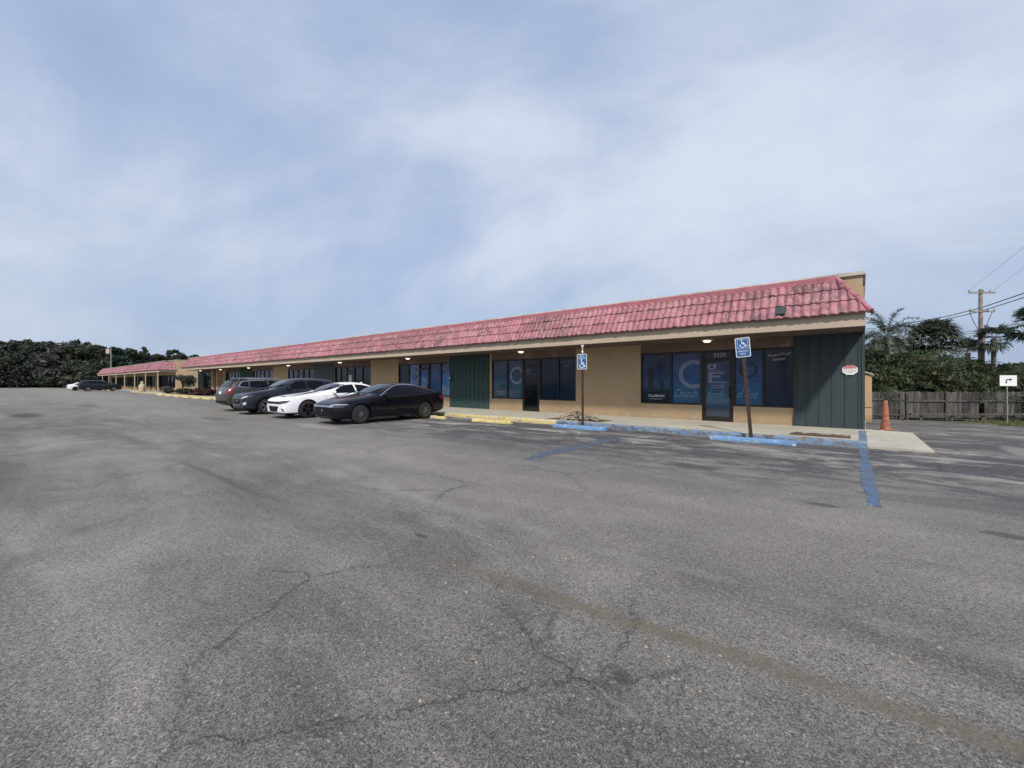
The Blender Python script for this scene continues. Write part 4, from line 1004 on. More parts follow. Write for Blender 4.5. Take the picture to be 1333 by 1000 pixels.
SUV = dict(L=4.65, W=1.84, H=1.66, wb=2.73, fo=.93, wr=.355, paint='car_navy', spokes=5, twin=True, clad=.30,
  st=[(0, .34, .72, .80, .58, .46), (.05, .25, .82, .88, .76, .62), (.2, .20, .90, .96, .86, .72), (.55, .2, .98, 1.05, .91, .77), (1.0, .2, 1.03, 1.11, .92, .79), (1.32, .2, 1.06, 1.17, .92, .78),
      (1.5, .2, 1.08, 1.26, .92, .76), (1.95, .2, 1.10, 1.545, .92, .69), (2.35, .2, 1.115, 1.665, .92, .65), (3.0, .2, 1.13, 1.685, .92, .65), (3.6, .2, 1.15, 1.655, .92, .65), (4.1, .22, 1.18, 1.60, .91, .65),
      (4.35, .25, 1.18, 1.50, .90, .66), (4.52, .3, 1.12, 1.26, .87, .70), (4.62, .36, .98, 1.04, .82, .66), (4.65, .46, .84, .88, .74, .6)],
  windows=[('front_side_window', [(1.72, 1.13), (1.98, 1.31), (2.28, 1.48), (2.55, 1.525), (2.72, 1.53), (2.74, 1.15)]), ('rear_side_window', [(2.82, 1.152), (2.80, 1.53), (3.35, 1.52), (3.62, 1.49), (3.66, 1.19)]), ('quarter_window', [(3.74, 1.20), (3.72, 1.475), (4.0, 1.42), (4.16, 1.30), (4.1, 1.25)])],
  seams=[[(1.52, 1.04), (1.528, 1.04), (1.49, .35), (1.482, .35)], [(2.77, 1.12), (2.778, 1.12), (2.778, .35), (2.77, .35)], [(3.70, 1.15), (3.708, 1.15), (3.52, .72), (3.512, .72)]],
  handles=[(2.55, 1.0), (3.5, 1.02)],
  ws=[(-.71, 1.30), (-.52, 1.25), (-.3, 1.23), (.3, 1.23), (.52, 1.25), (.71, 1.30), (.68, 1.50), (.4, 1.57), (-.4, 1.57), (-.68, 1.50)], rw_=[(-.66, 1.20), (.66, 1.20), (.56, 1.52), (-.56, 1.52)],
  front=[('grille_surround', [(-.44, .76), (.44, .76), (.52, .66), (.40, .46), (.25, .42), (-.25, .42), (-.40, .46), (-.52, .66)], 'chrome', .006), ('grille', [(-.40, .72), (.40, .72), (.46, .65), (.36, .49), (.22, .455), (-.22, .455), (-.36, .49), (-.46, .65)], 'trim', .011), ('emblem', [(-.11, .66), (.11, .66), (.11, .61), (-.11, .61)], 'chrome', .016)],
  frontm=[('headlight', [(.50, .77), (.72, .86), (.86, .90), (.84, .80), (.60, .71), (.52, .70)], 'headlamp_dark', .008), ('headlight_lens', [(.52, .755), (.70, .82), (.80, .85), (.79, .80), (.62, .735), (.54, .72)], 'headlamp', .012), ('fog_light', [(.64, .54), (.80, .58), (.78, .46), (.66, .44)], 'headlamp', .009)],
  rearm=[('tail_light', [(.55, .92), (.84, .97), (.84, 1.10), (.6, 1.08)], 'tail', .01)], mirror=(1.86, 1.17))
WAGON = dict(SUV); WAGON.update(L=4.83, W=1.91, H=1.67, wb=2.81, fo=.98, wr=.37, paint='car_bronze', spokes=7, twin=False, clad=.34, rails=(2.2, 4.2, .60),
  st=[(0, .34, .78, .88, .70, .56), (.05, .25, .88, .95, .84, .7), (.2, .2, .96, 1.02, .91, .78), (.6, .2, 1.03, 1.09, .94, .8), (1.1, .2, 1.07, 1.13, .95, .82), (1.45, .2, 1.09, 1.19, .95, .8),
      (1.62, .2, 1.1, 1.28, .95, .78), (2.05, .2, 1.12, 1.56, .95, .70), (2.45, .2, 1.13, 1.67, .95, .67), (3.1, .2, 1.15, 1.69, .95, .67), (3.75, .2, 1.18, 1.665, .95, .67), (4.25, .22, 1.21, 1.62, .94, .68),
      (4.42, .26, 1.20, 1.56, .93, .70), (4.66, .32, 1.10, 1.20, .90, .74), (4.79, .38, .98, 1.04, .86, .72), (4.83, .46, .84, .88, .80, .68)],
  windows=[('front_side_window', [(1.84, 1.15), (2.1, 1.33), (2.4, 1.50), (2.65, 1.54), (2.82, 1.545), (2.84, 1.17)]), ('rear_side_window', [(2.92, 1.172), (2.90, 1.545), (3.5, 1.535), (3.72, 1.51), (3.76, 1.205)]), ('quarter_window', [(3.82, 1.21), (3.80, 1.51), (4.0, 1.485), (4.1, 1.42), (4.24, 1.26), (4.2, 1.24)])],
  chrome=[[(3.78, 1.19), (4.28, 1.225), (4.30, 1.25), (4.14, 1.46), (4.0, 1.52), (3.6, 1.548), (3.0, 1.565), (3.0, 1.55), (3.6, 1.532), (3.98, 1.503), (4.12, 1.44), (4.25, 1.25), (3.78, 1.205)]],
  ws=[(-.71, 1.30), (.71, 1.30), (.68, 1.50), (-.68, 1.50)], rw_=[(-.70, 1.24), (.70, 1.24), (.62, 1.53), (-.62, 1.53)],
  seams=[[(2.87, 1.14), (2.878, 1.14), (2.878, .4), (2.87, .4)], [(3.80, 1.18), (3.808, 1.18), (3.62, .8), (3.612, .8)]],
  rear=[('spoiler', [(-.6, 1.60), (.6, 1.60), (.62, 1.555), (-.62, 1.555)], 'trim', .03), ('licence_plate', [(-.16, .86), (.16, .86), (.16, 1.0), (-.16, 1.0)], 'white', .012), ('emblem', [(-.10, 1.06), (.10, 1.06), (.08, 1.16), (-.08, 1.16)], 'chrome', .014), ('bumper_trim', [(-.8, .40), (.8, .40), (.8, .54), (-.8, .54)], 'trim', .012)],
  rearm=[('tail_light', [(.70, .84), (.86, .86), (.885, 1.14), (.84, 1.24), (.76, 1.16), (.72, 1.0)], 'tail', .012)],
  sidem=[('tail_light', [(4.55, .90), (4.78, .84), (4.80, 1.0), (4.60, 1.18), (4.50, 1.20)], 'tail', .01)], front=[], mirror=(1.98, 1.2))
BIG = dict(SUV); BIG.update(paint='car_dark', clad=.28)
FARW = dict(MUSCLE); FARW.update(paint='car_white')
car('sedan', SEDAN, (-14.33, 8.03-.95+2.45, 0), R(0), 'glossy black sedan with many-spoked wheels parked nose out, nearest the camera')
car('sedan', MUSCLE, (-18.25, 8.0-.98+2.52, 0), R(0), 'white sedan with black front grille, parked just beyond the black sedan')
car('suv', SUV, (-21.72, 7.75-.93+2.325, 0), R(0), 'charcoal blue crossover with chrome ringed grille, between the white sedan and the bronze wagon')
car('suv', WAGON, (-24.95, 9.5, 0), R(180), 'dark bronze crossover parked nose in, showing red tail lights')
s_ = car('suv', BIG, (-97.9, 10.7, 0), R(180), 'dark grey sport utility car standing alone by the far building'); s_.scale = (1.08, 1.13, 1.1)
car('sedan', FARW, (-107.0, 10.0, 0), R(180), 'small white car mostly hidden behind the far dark car')

# ------------------------------------------------------------------ vegetation
def leaves(rs, cent, rad, n, size, asp=2.0, surf=.45, up=0.0):
    """n leaf quads in ellipsoid clumps; cent (k,3) rad (k,3)"""
    k = len(cent); idx = rs.randint(0, k, n)
    d = rs.normal(size=(n, 3)); d /= np.linalg.norm(d, axis=1)[:, None]
    r = (1-surf*rs.rand(n)**1.5)[:, None]
    c = cent[idx]+d*rad[idx]*r
    a = rs.normal(size=(n, 3)); a[:, 2] -= up; a /= np.linalg.norm(a, axis=1)[:, None]
    b_ = np.cross(a, rs.normal(size=(n, 3))); b_ /= np.linalg.norm(b_, axis=1)[:, None]
    s_ = size*(.6+.8*rs.rand(n))[:, None]
    a = a*s_*asp*.5; b_ = b_*s_*.5
    return np.stack([c-a, c+b_, c+a, c-b_], 1).reshape(-1, 3)
def quads_obj(name, V, mat, parent=None):
    n = len(V)//4; me = bpy.data.meshes.new(name)
    me.vertices.add(len(V)); me.vertices.foreach_set('co', V.astype(np.float32).ravel())
    me.loops.add(n*4); me.loops.foreach_set('vertex_index', np.arange(n*4, dtype=np.int32))
    me.polygons.add(n); me.polygons.foreach_set('loop_start', np.arange(0, n*4, 4, dtype=np.int32))
    try: me.polygons.foreach_set('loop_total', np.full(n, 4, dtype=np.int32))
    except Exception: pass
    me.materials.append(MT[mat]); me.update(calc_edges=True); me.validate()
    o = bpy.data.objects.new(name, me); col.objects.link(o)
    if parent: o.parent = parent
    return o
def tree(name, loc, H, W, label, cat, group, leafm, seed, nl=5000, ls=.22, low=.25, asp=1.8, nc=26, surf=.5, bark='bark'):
    rs = np.random.RandomState(seed); root = empty(name, loc, label, cat, group)
    mb = MB(); top = H*.62; p = [(0, 0, -.2)]; x = y = 0
    for i in range(1, 6): x += rs.uniform(-.12, .12)*W*.15; y += rs.uniform(-.12, .12)*W*.15; p.append((x, y, top*i/5))
    r0 = H*.018+.05; mb.tube(p, [r0*(1-.14*i) for i in range(6)], 8)
    cent = []; rad = []
    for i in range(nc):
        th = rs.rand()*2*pi; t_ = rs.rand(); z = H*(low+(.93-low)*t_); env = math.sqrt(max(.05, 1-((t_-.42)/.64)**2)) if True else 1
        rr = W/2*env*rs.uniform(.35, .85); c_ = (rr*cos(th), rr*sin(th), z)
        cr = W*rs.uniform(.13, .22)
        if z+cr*.8 > H: c_ = (c_[0], c_[1], H-cr*.8)
        cent.append(c_); rad.append((cr, cr, cr*rs.uniform(.6, .85)))
        if i < 9 and nl > 3000:
            th2 = rs.rand()*2*pi; q_ = rs.uniform(.1, .36)*W; cr2 = W*rs.uniform(.05, .09); cent.append((q_*cos(th2), q_*sin(th2), H*rs.uniform(.90, 1.03)-abs(q_)*.25)); rad.append((cr2, cr2, cr2*.9))
        if i < 12:
            b0 = p[2+i % 3]; mid = Vector(b0).lerp(Vector(c_), .5)+Vector((0, 0, .05*H)); mb.tube([b0, mid, c_], [r0*.42, r0*.28, r0*.1], 6)
    mb.build('trunk', bark, root, smooth=60)
    cent, rad = np.array(cent), np.array(rad)
    V = leaves(rs, cent, rad, nl, ls, asp, surf)
    quads_obj('crown', V, leafm, root); return root
# tree line beyond the lot
GT = 'trees at the far edge of the lot'
protos = [tree('evergreen_tree', (0, 0, 0), 10, 9, 'x', 'tree', GT, 'leaf_dark', 11, 6000, .30, .06, nc=34),
          tree('evergreen_tree', (0, 0, 0), 10, 8, 'x', 'tree', GT, 'leaf_mid', 12, 5500, .30, .08, nc=32),
          tree('bare_tree', (0, 0, 0), 10, 9, 'x', 'tree', GT, 'leaf_grey', 13, 3800, .30, .15, 4.0, nc=30, surf=.9, bark='pole'),
          tree('pine_tree', (0, 0, 0), 10, 6, 'x', 'tree', GT, 'leaf_pine', 14, 4200, .30, .15, 3.0, nc=26)]
top = [(-30, 449), (-8, 450), (12, 446), (27, 449), (44, 445), (62, 448), (78, 450), (95, 446), (112, 450), (126, 452), (139, 456), (152, 455), (166, 456), (180, 459), (196, 462), (212, 463), (228, 458), (246, 463), (262, 470)]
kinds = [0, 1, 0, 0, 1, 0, 2, 2, 1, 0, 1, 3, 0, 1, 0, 1, 3, 0, 0]
ltx = ['dense dark evergreen at the left edge of the far tree line', 'dark bushy evergreen, second from the left in the far tree line', 'tall dark evergreen with a knobbly top near the left edge', 'dark evergreen right of the knobbly topped one', 'olive green tree with a lumpy crown in the far tree line', 'dark evergreen left of the grey bare trees',
       'grey bare twiggy tree, left one of two', 'grey bare twiggy tree above the small white car, right one of two', 'olive tree just right of the grey bare trees', 'dark evergreen left of the light pole', 'olive tree right behind the light pole', 'blue green pine right of the light pole', 'dark evergreen above the left end of the far pink roof', 'olive tree above the far pink roof',
       'low dark evergreen above the middle of the far pink roof', 'olive tree above the right end of the far pink roof', 'blue green spreading pine above the tan end wall', 'dark evergreen peeking over the left tip of the long pink roof', 'low dark evergreen behind the long pink roof']
used = {}
for i, ((u, v), kd) in enumerate(zip(top, kinds)):
    Z = 116+random.uniform(-4, 6) if u < 120 else 124+random.uniform(-4, 8)
    if u > 150: Z += (u-150)*.25
    x, y = at(u, Z); H = hz(v, Z)
    pr = protos[kd]; sc_ = (random.uniform(.95, 1.2)*H/10, random.uniform(.95, 1.2)*H/10, H/10)
    if kd not in used: used[kd] = 1; o = pr; o.location = (x, y, 0); o.rotation_euler = (0, 0, random.uniform(0, 6)); o.scale = sc_; o['label'] = ltx[i]
    else: copy_thing(pr, (x, y, 0), random.uniform(0, 6), ltx[i], sc_)
# shadowed brush under and behind them
rs = np.random.RandomState(21); cent = []; rad = []
for i in range(210):
    u = rs.uniform(-60, 285); Z = rs.uniform(118, 134)+max(0, u-150)*.2; x, y = at(u, Z); h = rs.uniform(1.5, 6.0) if u < 150 else rs.uniform(1.5, 4.5)
    cent.append((x, y, h*.55)); rad.append((rs.uniform(1.8, 3.2), rs.uniform(1.8, 3.2), h*.55))
V = leaves(rs, np.array(cent), np.array(rad), 30000, .42, 1.6, .35)
tag(quads_obj('undergrowth', V, 'leaf_dark'), 'dark brush filling the space under the far trees', 'undergrowth', kind='stuff')
# tall thin pine above the tree line
x, y = at(186, 135); tree('pine_tree', (x, y, 0), hz(449, 135), 3.4, 'slim tall pine rising above the far tree line', 'tree', GT, 'leaf_pine', 31, 2500, .3, .15, 2.5, nc=22, surf=.9)
# floodlight pole
x, y = at(145, 108); pt = empty('light_pole', (x, y, 0), 'wooden floodlight pole standing behind the left end of the far pink roof', 'light pole')
mb = MB(); mb.tube([(0, 0, 0), (0, 0, hz(452, 108))], [.16, .11], 8); mb.build('pole', 'pole', pt, smooth=50)
mb = MB(); z = hz(457.5, 108); mb.obox((-.75*cos(YAW), -.75*sin(YAW), z), (.42*cos(YAW), .42*sin(YAW), 0), (.18*-sin(YAW), .18*cos(YAW), 0), (0, 0, .58)); mb.tube([(0, 0, z), (-.4, -.3, z)], .05, 6); mb.build('floodlight', 'fascia', pt)
# bed plants beside the long building
x, y = -63.5, 14.2
tree('small_tree', (x, y, SWZ), 2.35, 2.6, 'small bushy tree in the bed at the far end of the long building', 'small tree', None, 'leaf_mid', 41, 1300, .11, .42, 2.2, nc=14)
def shrub(name, loc, H, W, label, leafm, seed, nl, ls, asp=2, group=None, nc=14, cat='shrub', stems=True, up=0):
    rs = np.random.RandomState(seed); root = empty(name, loc, label, cat, group)
    cent = []; rad = []; mb = MB()
    for i in range(nc):
        th = rs.rand()*2*pi; rr = W/2*rs.rand()**.5*.75; z = H*rs.uniform(.3, .78)*(1-.25*(rr/(W/2))**2); cr = W*rs.uniform(.14, .24)
        cent.append((rr*cos(th), rr*sin(th), z)); rad.append((cr, cr, min(cr*.9, H*.28)))
        mb.tube([(rr*.3*cos(th), rr*.3*sin(th), -.1), (rr*.7*cos(th), rr*.7*sin(th), z*.6), (rr*cos(th), rr*sin(th), z)], [.02+H*.008, .015+H*.005, .01], 5)
    mb.build('stem', 'bark', root)
    quads_obj('foliage', leaves(rs, np.array(cent), np.array(rad), nl, ls, asp, .6, up), leafm, root); return root
shrub('shrub', (-52.6, 13.4, SWZ-.04), .75, 3.0, 'low dark red leaved shrub in the bed by the bronze crossover', 'leaf_red', 42, 1500, .12)
shrub('shrub', (-65.0, 13.0, SWZ-.04), .95, 1.6, 'grey brown dry shrub left of the small bushy tree', 'leaf_grey', 43, 700, .10)
shrub('shrub', (-60.5, 13.6, SWZ-.04), .65, 2.4, 'low dark shrub at the foot of the small bushy tree', 'leaf_dark', 44, 1100, .11)
# ---- greenery behind the right hand fence
GH = 'greenery behind the board fence'
def clump(loc, H, W, label, leafm, seed, nf=46, copy_from=None):
    """arching feather fronds rising from one base"""
    rs = np.random.RandomState(seed); root = empty('areca_palm_clump', loc, label, 'palm clump', GH)
    V = []; mb = MB()
    for i in range(nf):
        th = rs.rand()*2*pi; el = rs.uniform(.55, 1.45); Lf = H*rs.uniform(.55, 1.05); bx = rs.normal()*W*.16; by = rs.normal()*W*.16
        p = np.array([bx, by, rs.uniform(0, .3)*H]); d = np.array([cos(th)*cos(el), sin(th)*cos(el), sin(el)]); n = 13; st = Lf/n; path = [p.copy()]
        for q in range(n):
            d[2] -= .105*(1+q*.09); d /= np.linalg.norm(d); p = p+d*st; path.append(p.copy())
            if q > 2:
                side = np.cross(d, [0, 0, 1]); side /= (np.linalg.norm(side)+1e-6); up = np.cross(side, d)
                for s_ in (-1, 1):
                    for w in (0, .5):
                        base = p-d*st*w; ll = .16*H*(1-abs(q-6)/11)*rs.uniform(.8, 1.1); e = side*s_*.8+d*.55+up*rs.uniform(-.25, .15); e[2] -= .22; e /= np.linalg.norm(e)
                        wd = d*.035*H/4
                        V += [base-wd, base+wd, base+e*ll+wd*.2, base+e*ll-wd*.2]
        mb.tube([tuple(path[0]), tuple(path[4]), tuple(path[8]), tuple(path[-1])], [.03, .022, .014, .005], 4, cap=False)
    mb.build('stem', 'leaf_olive', root); quads_obj('fronds', np.array(V), leafm, root); return root
clA = clump((0, 0, 0), 4.2, 4.5, 'x', 'leaf_olive', 51, 60)
spots = [(1128, 30, 455, 0), (1150, 30.5, 452, 1), (1172, 30, 458, 0), (1196, 30, 455, 1), (1222, 29, 455, 0), (1250, 30.5, 462, 1), (1278, 29.5, 468, 0), (1308, 29, 466, 0), (1338, 30, 462, 1), (1372, 29, 462, 0)]
lab = ['clump of arching olive fronds against the building corner', 'feathery frond clump behind the left end of the fence', 'frond clump behind the fence above the orange cone', 'broad frond clump behind the fence, right of the cone', 'frond clump in the middle of the hedge',
       'frond clump below the utility pole', 'low frond clump right of the utility pole', 'low frond clump behind the white arrow sign', 'frond clump at the right edge of the picture', 'frond clump just outside the right edge']
for i, (u, Z, v, f) in enumerate(spots):
    x, y = at(u, Z); H = hz(v, Z)+1.0; z = terrain(x, y)
    if i == 0: clA.location = (x, y, z); clA['label'] = lab[0]; clA.scale = (H/4.2,)*3
    else: copy_thing(clA, (x, y, z), i*1.3, lab[i], H/4.2)
bushp = shrub('hedge_bush', (0, 0, 0), 4.0, 5.0, 'x', 'leaf_olive', 61, 9000, .13, 2.4, GH, 30, 'bush')
bs = [(1134, 31, 456), (1160, 32, 460), (1188, 31.5, 457), (1216, 33, 458), (1244, 32, 463), (1268, 33, 470), (1296, 32, 476), (1322, 33, 470), (1350, 32, 465), (1385, 32, 465), (1145, 28.3, 478), (1205, 28.2, 480), (1262, 28.2, 484), (1318, 28.2, 486)]
bl = ['tall leafy bush touching the building corner', 'dense bush behind the orange cone', 'dense bush under the round fan palm', 'dense olive bush right of the round fan palm', 'dense bush left of the utility pole', 'bush at the foot of the utility pole', 'low bush right of the utility pole', 'bush below the cut off palm', 'bush at the right frame edge', 'bush outside the right frame edge',
      'low bush hanging over the left end of the fence', 'low bush at the middle of the fence top', 'low bush on the fence left of the arrow sign', 'low bush on the fence behind the arrow sign']
for i, (u, Z, v) in enumerate(bs):
    x, y = at(u, Z); H = hz(v, Z)+1.0; z = terrain(x, y); s3 = (1.0, 1.0, H/3.7) if i < 10 else (.7, .7, H/3.7)
    if i == 0: bushp.location = (x, y, z); bushp['label'] = bl[0]; bushp.scale = s3
    else: copy_thing(bushp, (x, y, z), i*2.1, bl[i], s3)
# ---- palms
def fan_palm(name, loc, H, R_, label, seed, nf=34, trunk=True, trunk_r=.16):
    rs = np.random.RandomState(seed); root = empty(name, loc, label, 'palm tree', 'palms behind the fence')
    mb = MB(); mb.tube([(0, 0, -.3), (.05, 0, H*.4), (.1, .05, H*.75), (.1, .05, H)], [trunk_r*1.2, trunk_r, trunk_r, trunk_r*1.25], 10)
    mb.build('trunk', 'palmbark', root, smooth=60)
    V = []; c0 = np.array([.1, .05, H])
    for i in range(nf):
        th = i*2.399+rs.uniform(-.2, .2); el = rs.uniform(-.75, 1.35); d = np.array([cos(th)*cos(el), sin(th)*cos(el), sin(el)])
        pl = R_*rs.uniform(.40, .58); hub = c0+d*pl; hub[2] -= .12*pl; side = np.cross(d, [0, 0, 1]); side /= np.linalg.norm(side)+1e-6; up = np.cross(side, d)
        V += [c0-side*.02, c0+side*.02, hub+side*.012, hub-side*.012]
        nb = 22
        for q in range(nb):
            a = (q/(nb-1)-.5)*3.6; e = d*cos(a)+side*sin(a)+up*.12*rs.normal(); e /= np.linalg.norm(e); bl_ = R_*.5*(.75+.25*cos(a))*rs.uniform(.85, 1.05)
            m_ = hub+e*bl_*.6; tip = hub+e*bl_; tip[2] -= bl_*.28*rs.uniform(.4, 1.4); w = np.cross(e, up); w = w/(np.linalg.norm(w)+1e-6)*R_*.026
            V += [hub-w*.4, hub+w*.4, m_+w, m_-w, m_-w, m_+w, tip+w*.1, tip-w*.1]
    quads_obj('fronds', np.array(V), 'leaf_palm', root); return root
def put(u, Z): x, y = at(u, Z); return (x, y, terrain(x, y))
fan_palm('fan_palm', put(1212, 36), hz(433, 36)+.9, 2.35, 'dense round headed fan palm rising above the middle of the hedge', 71, 85)
fan_palm('fan_palm', put(1292, 37), hz(434, 37)+.9, 1.8, 'fan palm with a visible pale trunk right of the utility pole', 72, 30)
fan_palm('fan_palm', put(1340, 30), hz(413, 30)+.9, 1.75, 'tall fan palm cut off by the right edge', 73, 28)
fan_palm('fan_palm', put(1258, 38), hz(452, 38)+.9, 1.8, 'small low fan palm tucked left of the utility pole', 74, 24)
def feather_palm(loc, H, R_, label, seed):
    rs = np.random.RandomState(seed); root = empty('feather_palm', loc, label, 'palm tree', 'palms behind the fence')
    mb = MB(); mb.tube([(0, 0, -.3), (0, 0, H)], [.16, .11], 10); mb.build('trunk', 'palmbark', root, smooth=60); V = []
    for i in range(58):
        th = i*2.399; el = rs.uniform(-.1, 1.45); d = np.array([cos(th)*cos(el), sin(th)*cos(el), sin(el)]); p = np.array([0, 0, H]); n = 16; st = R_/n*1.25
        for q in range(n):
            d[2] -= .14; d /= np.linalg.norm(d); p0 = p; p = p+d*st; side = np.cross(d, [0, 0, 1]); side /= np.linalg.norm(side)+1e-6
            V += [p0-side*.015, p0+side*.015, p+side*.012, p-side*.012]
            if q > 2:
                for s_ in (-1, 1):
                    for w in (0, .33, .66):
                        e = side*s_+d*.45+rs.normal(size=3)*.28; e[2] += .1; e /= np.linalg.norm(e); ll = R_*.20*(1-abs(q-8)/14); b0 = p-d*st*w; wd = d*.032
                        V += [b0-wd, b0+wd, b0+e*ll+wd*.2, b0+e*ll-wd*.2]
    quads_obj('fronds', np.array(V), 'leaf_palm', root); return root
feather_palm(put(1154, 36), hz(432, 36)+.9, 2.3, 'feathery palm crown standing just right of the building corner', 81)
fan_palm('fan_palm', put(1178, 39), hz(452, 39)+.9, 2.0, 'low fan palm between the feathery palm and the round fan palm', 75, 24)

# ------------------------------------------------------------------ fence
def fpt(u): return at(u, 26.0)
def fence(u0, u1, label, seed, zt, rails):
    rs = np.random.RandomState(seed); a, b_ = Vector((*fpt(u0), 0)), Vector((*fpt(u1), 0)); L = (b_-a).length; d = (b_-a)/L; nrm = Vector((-d[1], d[0], 0))
    o_ = (a[0], a[1], terrain(a[0], a[1])); root = empty('board_fence', o_, label, 'fence')
    mb = MB(o_); s_ = 0
    while s_ < L:
        w = .135; p = a+d*(s_+w/2); g = terrain(p[0], p[1]); z0 = g+.04+rs.uniform(0, .04); z1 = zt+rs.uniform(-.035, .025)
        if rs.rand() < .97: mb.obox((p[0], p[1], (z0+z1)/2), d*(w/2-.004), nrm*.01, Vector((rs.normal()*.006, 0, (z1-z0)/2)))
        s_ += w
    mb.build('boards', 'boards', root)
    for z in rails:
        m2 = MB(o_); ga = terrain(a[0], a[1]); gb = terrain(b_[0], b_[1]); base = (zt-1.85)
        c_ = (a+b_)/2; m2.obox((c_[0]-nrm[0]*.05, c_[1]-nrm[1]*.05, base+z), d*L/2, nrm*.025, (0, 0, .05)); m2.build('rail', 'boards', root)
    s_ = .1
    while s_ < L:
        m2 = MB(o_); p = a+d*s_-nrm*.1; m2.box(p[0]-.05, p[0]+.05, p[1]-.05, p[1]+.05, terrain(p[0], p[1])-.1, zt-.05); m2.build('post', 'boards', root); s_ += 2.4
fence(1118, 1177, 'darker weathered board fence behind the orange cone, left of the tall post', 5, .90, (.42, 1.35))
fence(1177.5, 1460, 'grey weathered board fence with long rails in front of the hedge', 6, .88, (.30, 1.28))
# a low dark timber at the foot of the fence
mb = MB(); a, b_ = Vector((*at(1185, 25.2), 0)), Vector((*at(1420, 25.2), 0)); za, zb_ = -.48, -.53
mb.obox(((a+b_)/2)[:2]+(-.52,) if False else ((a[0]+b_[0])/2, (a[1]+b_[1])/2, -.45), (b_-a)/2, (-sin(YAW)*.06, cos(YAW)*.06, 0), (0, 0, .06))
for u in (1200, 1240, 1280, 1320, 1360, 1400):
    p = at(u, 25.28); mb.box(p[0]-.06, p[0]+.06, p[1]-.02, p[1]+.1, terrain(*p)-.1, -.42)
o = mb.build('timber_guardrail', 'boards'); tag(o, 'low weathered timber rail along the foot of the fence', 'guardrail')
# arrow sign
x, y = at(1312, 20.3); z = terrain(x, y); sg = empty('direction_sign', (x, y, z), 'small white sign with a black bent arrow on a thin post by the fence', 'sign')
sg.rotation_euler = (0, 0, R(38))
mb = MB(); mb.tube([(0, 0, -.1), (-.03, 0, 2.25)], .022, 8); mb.build('post', 'greymetal', sg, smooth=50)
mb = MB(); mb.box(-.40, .40, -.036, -.030, 1.91, 2.42); pl = mb.build('sign_plate', 'white', sg)
mb = MB(); q = -.0375
mb.add([(-.12, q, 1.76), (-.07, q, 1.76), (-.07, q, 1.90), (-.12, q, 1.90)], [(0, 1, 2, 3)])
mb.add([(-.12, q, 1.901), (.06, q, 1.901), (.06, q, 1.945), (-.08, q, 1.945)], [(0, 1, 2, 3)])
mb.add([(.061, q, 1.86), (.20, q, 1.925), (.061, q, 1.985)], [(0, 1, 2)])
mb.add([(-.15, q, 1.80), (-.095, q, 1.72), (-.04, q, 1.80)], [(0, 1, 2)])
ar = mb.build('arrow_symbol', 'print_black', pl); ar.location.z = .29
# grass by the fence
rs = np.random.RandomState(91); n = 9000; V = []
for i in range(n):
    u = rs.uniform(1255, 1430); Z = rs.uniform(20.5 if u > 1300 else 23, 25.9)-(.8 if u > 1290 else 0)
    if rs.rand() > (u-1250)/60: continue
    x, y = at(u, Z); z = terrain(x, y); h = rs.uniform(.05, .16); a = rs.rand()*pi; w = .012
    dx, dy = cos(a)*w, sin(a)*w; tx, ty = rs.normal(size=2)*.04
    V += [(x-dx, y-dy, z), (x+dx, y+dy, z), (x+tx+dx*.2, y+ty, z+h), (x+tx-dx*.2, y+ty, z+h)]
tag(quads_obj('grass', np.array(V), 'grassm'), 'rough yellow green grass at the foot of the fence', 'grass', kind='stuff')
rs = np.random.RandomState(17); mb = MB()
for i in range(160):
    y = 1.2+rs.rand()**1.6*9; x = rs.uniform(-1.2, .45)*y*1.1-.1; g_ = rs.uniform(.004, .010)
    mb.ball((x, y, terrain(x, y)+g_*.4), g_, 6, int(rs.rand() < .5), (1.3, .9, .6))
tag(mb.build('loose_grit', ['dry2', 'dry']), 'scattered loose grit on the asphalt', 'grit', kind='stuff')
# ------------------------------------------------------------------ utility pole and lines
PZ = 38.0; px, py = at(1277, PZ); pz = terrain(px, py); pt = empty('utility_pole', (px, py, pz), 'tall weathered wooden utility pole with two crossarms behind the hedge', 'utility pole')
ptop = hz(377, PZ)-pz
mb = MB(); mb.tube([(0, 0, -.3), (0, 0, ptop)], [.20, .13], 12); mb.build('pole', 'pole', pt, smooth=50)
ax = Vector((cos(YAW), sin(YAW), 0))*.96
for v, h_ in ((381.5, 1.22), (406, 1.15)):
    z = hz(v, PZ)-pz; mb = MB(); mb.obox((-.13*sin(YAW)*-1, -.13*cos(YAW), z), ax*h_, (-sin(YAW)*.045, cos(YAW)*.045, 0), (0, 0, .06)); arm = mb.build('crossarm', 'pole', pt)
    for s_ in ((-1, .1, .62) if v < 390 else (-1.0, .45, 1.0)):
        m2 = MB(); c_ = ax*h_*s_+Vector((.08, -.10, z+.05)); m2.lathe([(.03, 0), (.07, .05), (.04, .09), (.075, .14), (.03, .24), (0, .25)], 10, 'z', c_); m2.build('insulator', 'greymetal', arm, smooth=50)
for s_ in (-1, 1):
    mb = MB(); z = hz(407, PZ)-pz; mb.tube([ax*1.05*s_+Vector((0, -.1, z)), ax*.6*s_+Vector((0, -.1, z-1.0)), ax*.2*s_+Vector((0, -.1, z-1.6)), Vector((0, 0, z-1.9))], .022, 5); mb.build('drop_wire', 'wire', pt)
mb = MB(); mb.tube([(0.16, -.1, -.2), (0.16, -.1, hz(430, PZ)-pz)], .09, 8); mb.build('conduit', 'fascia', pt, smooth=50)
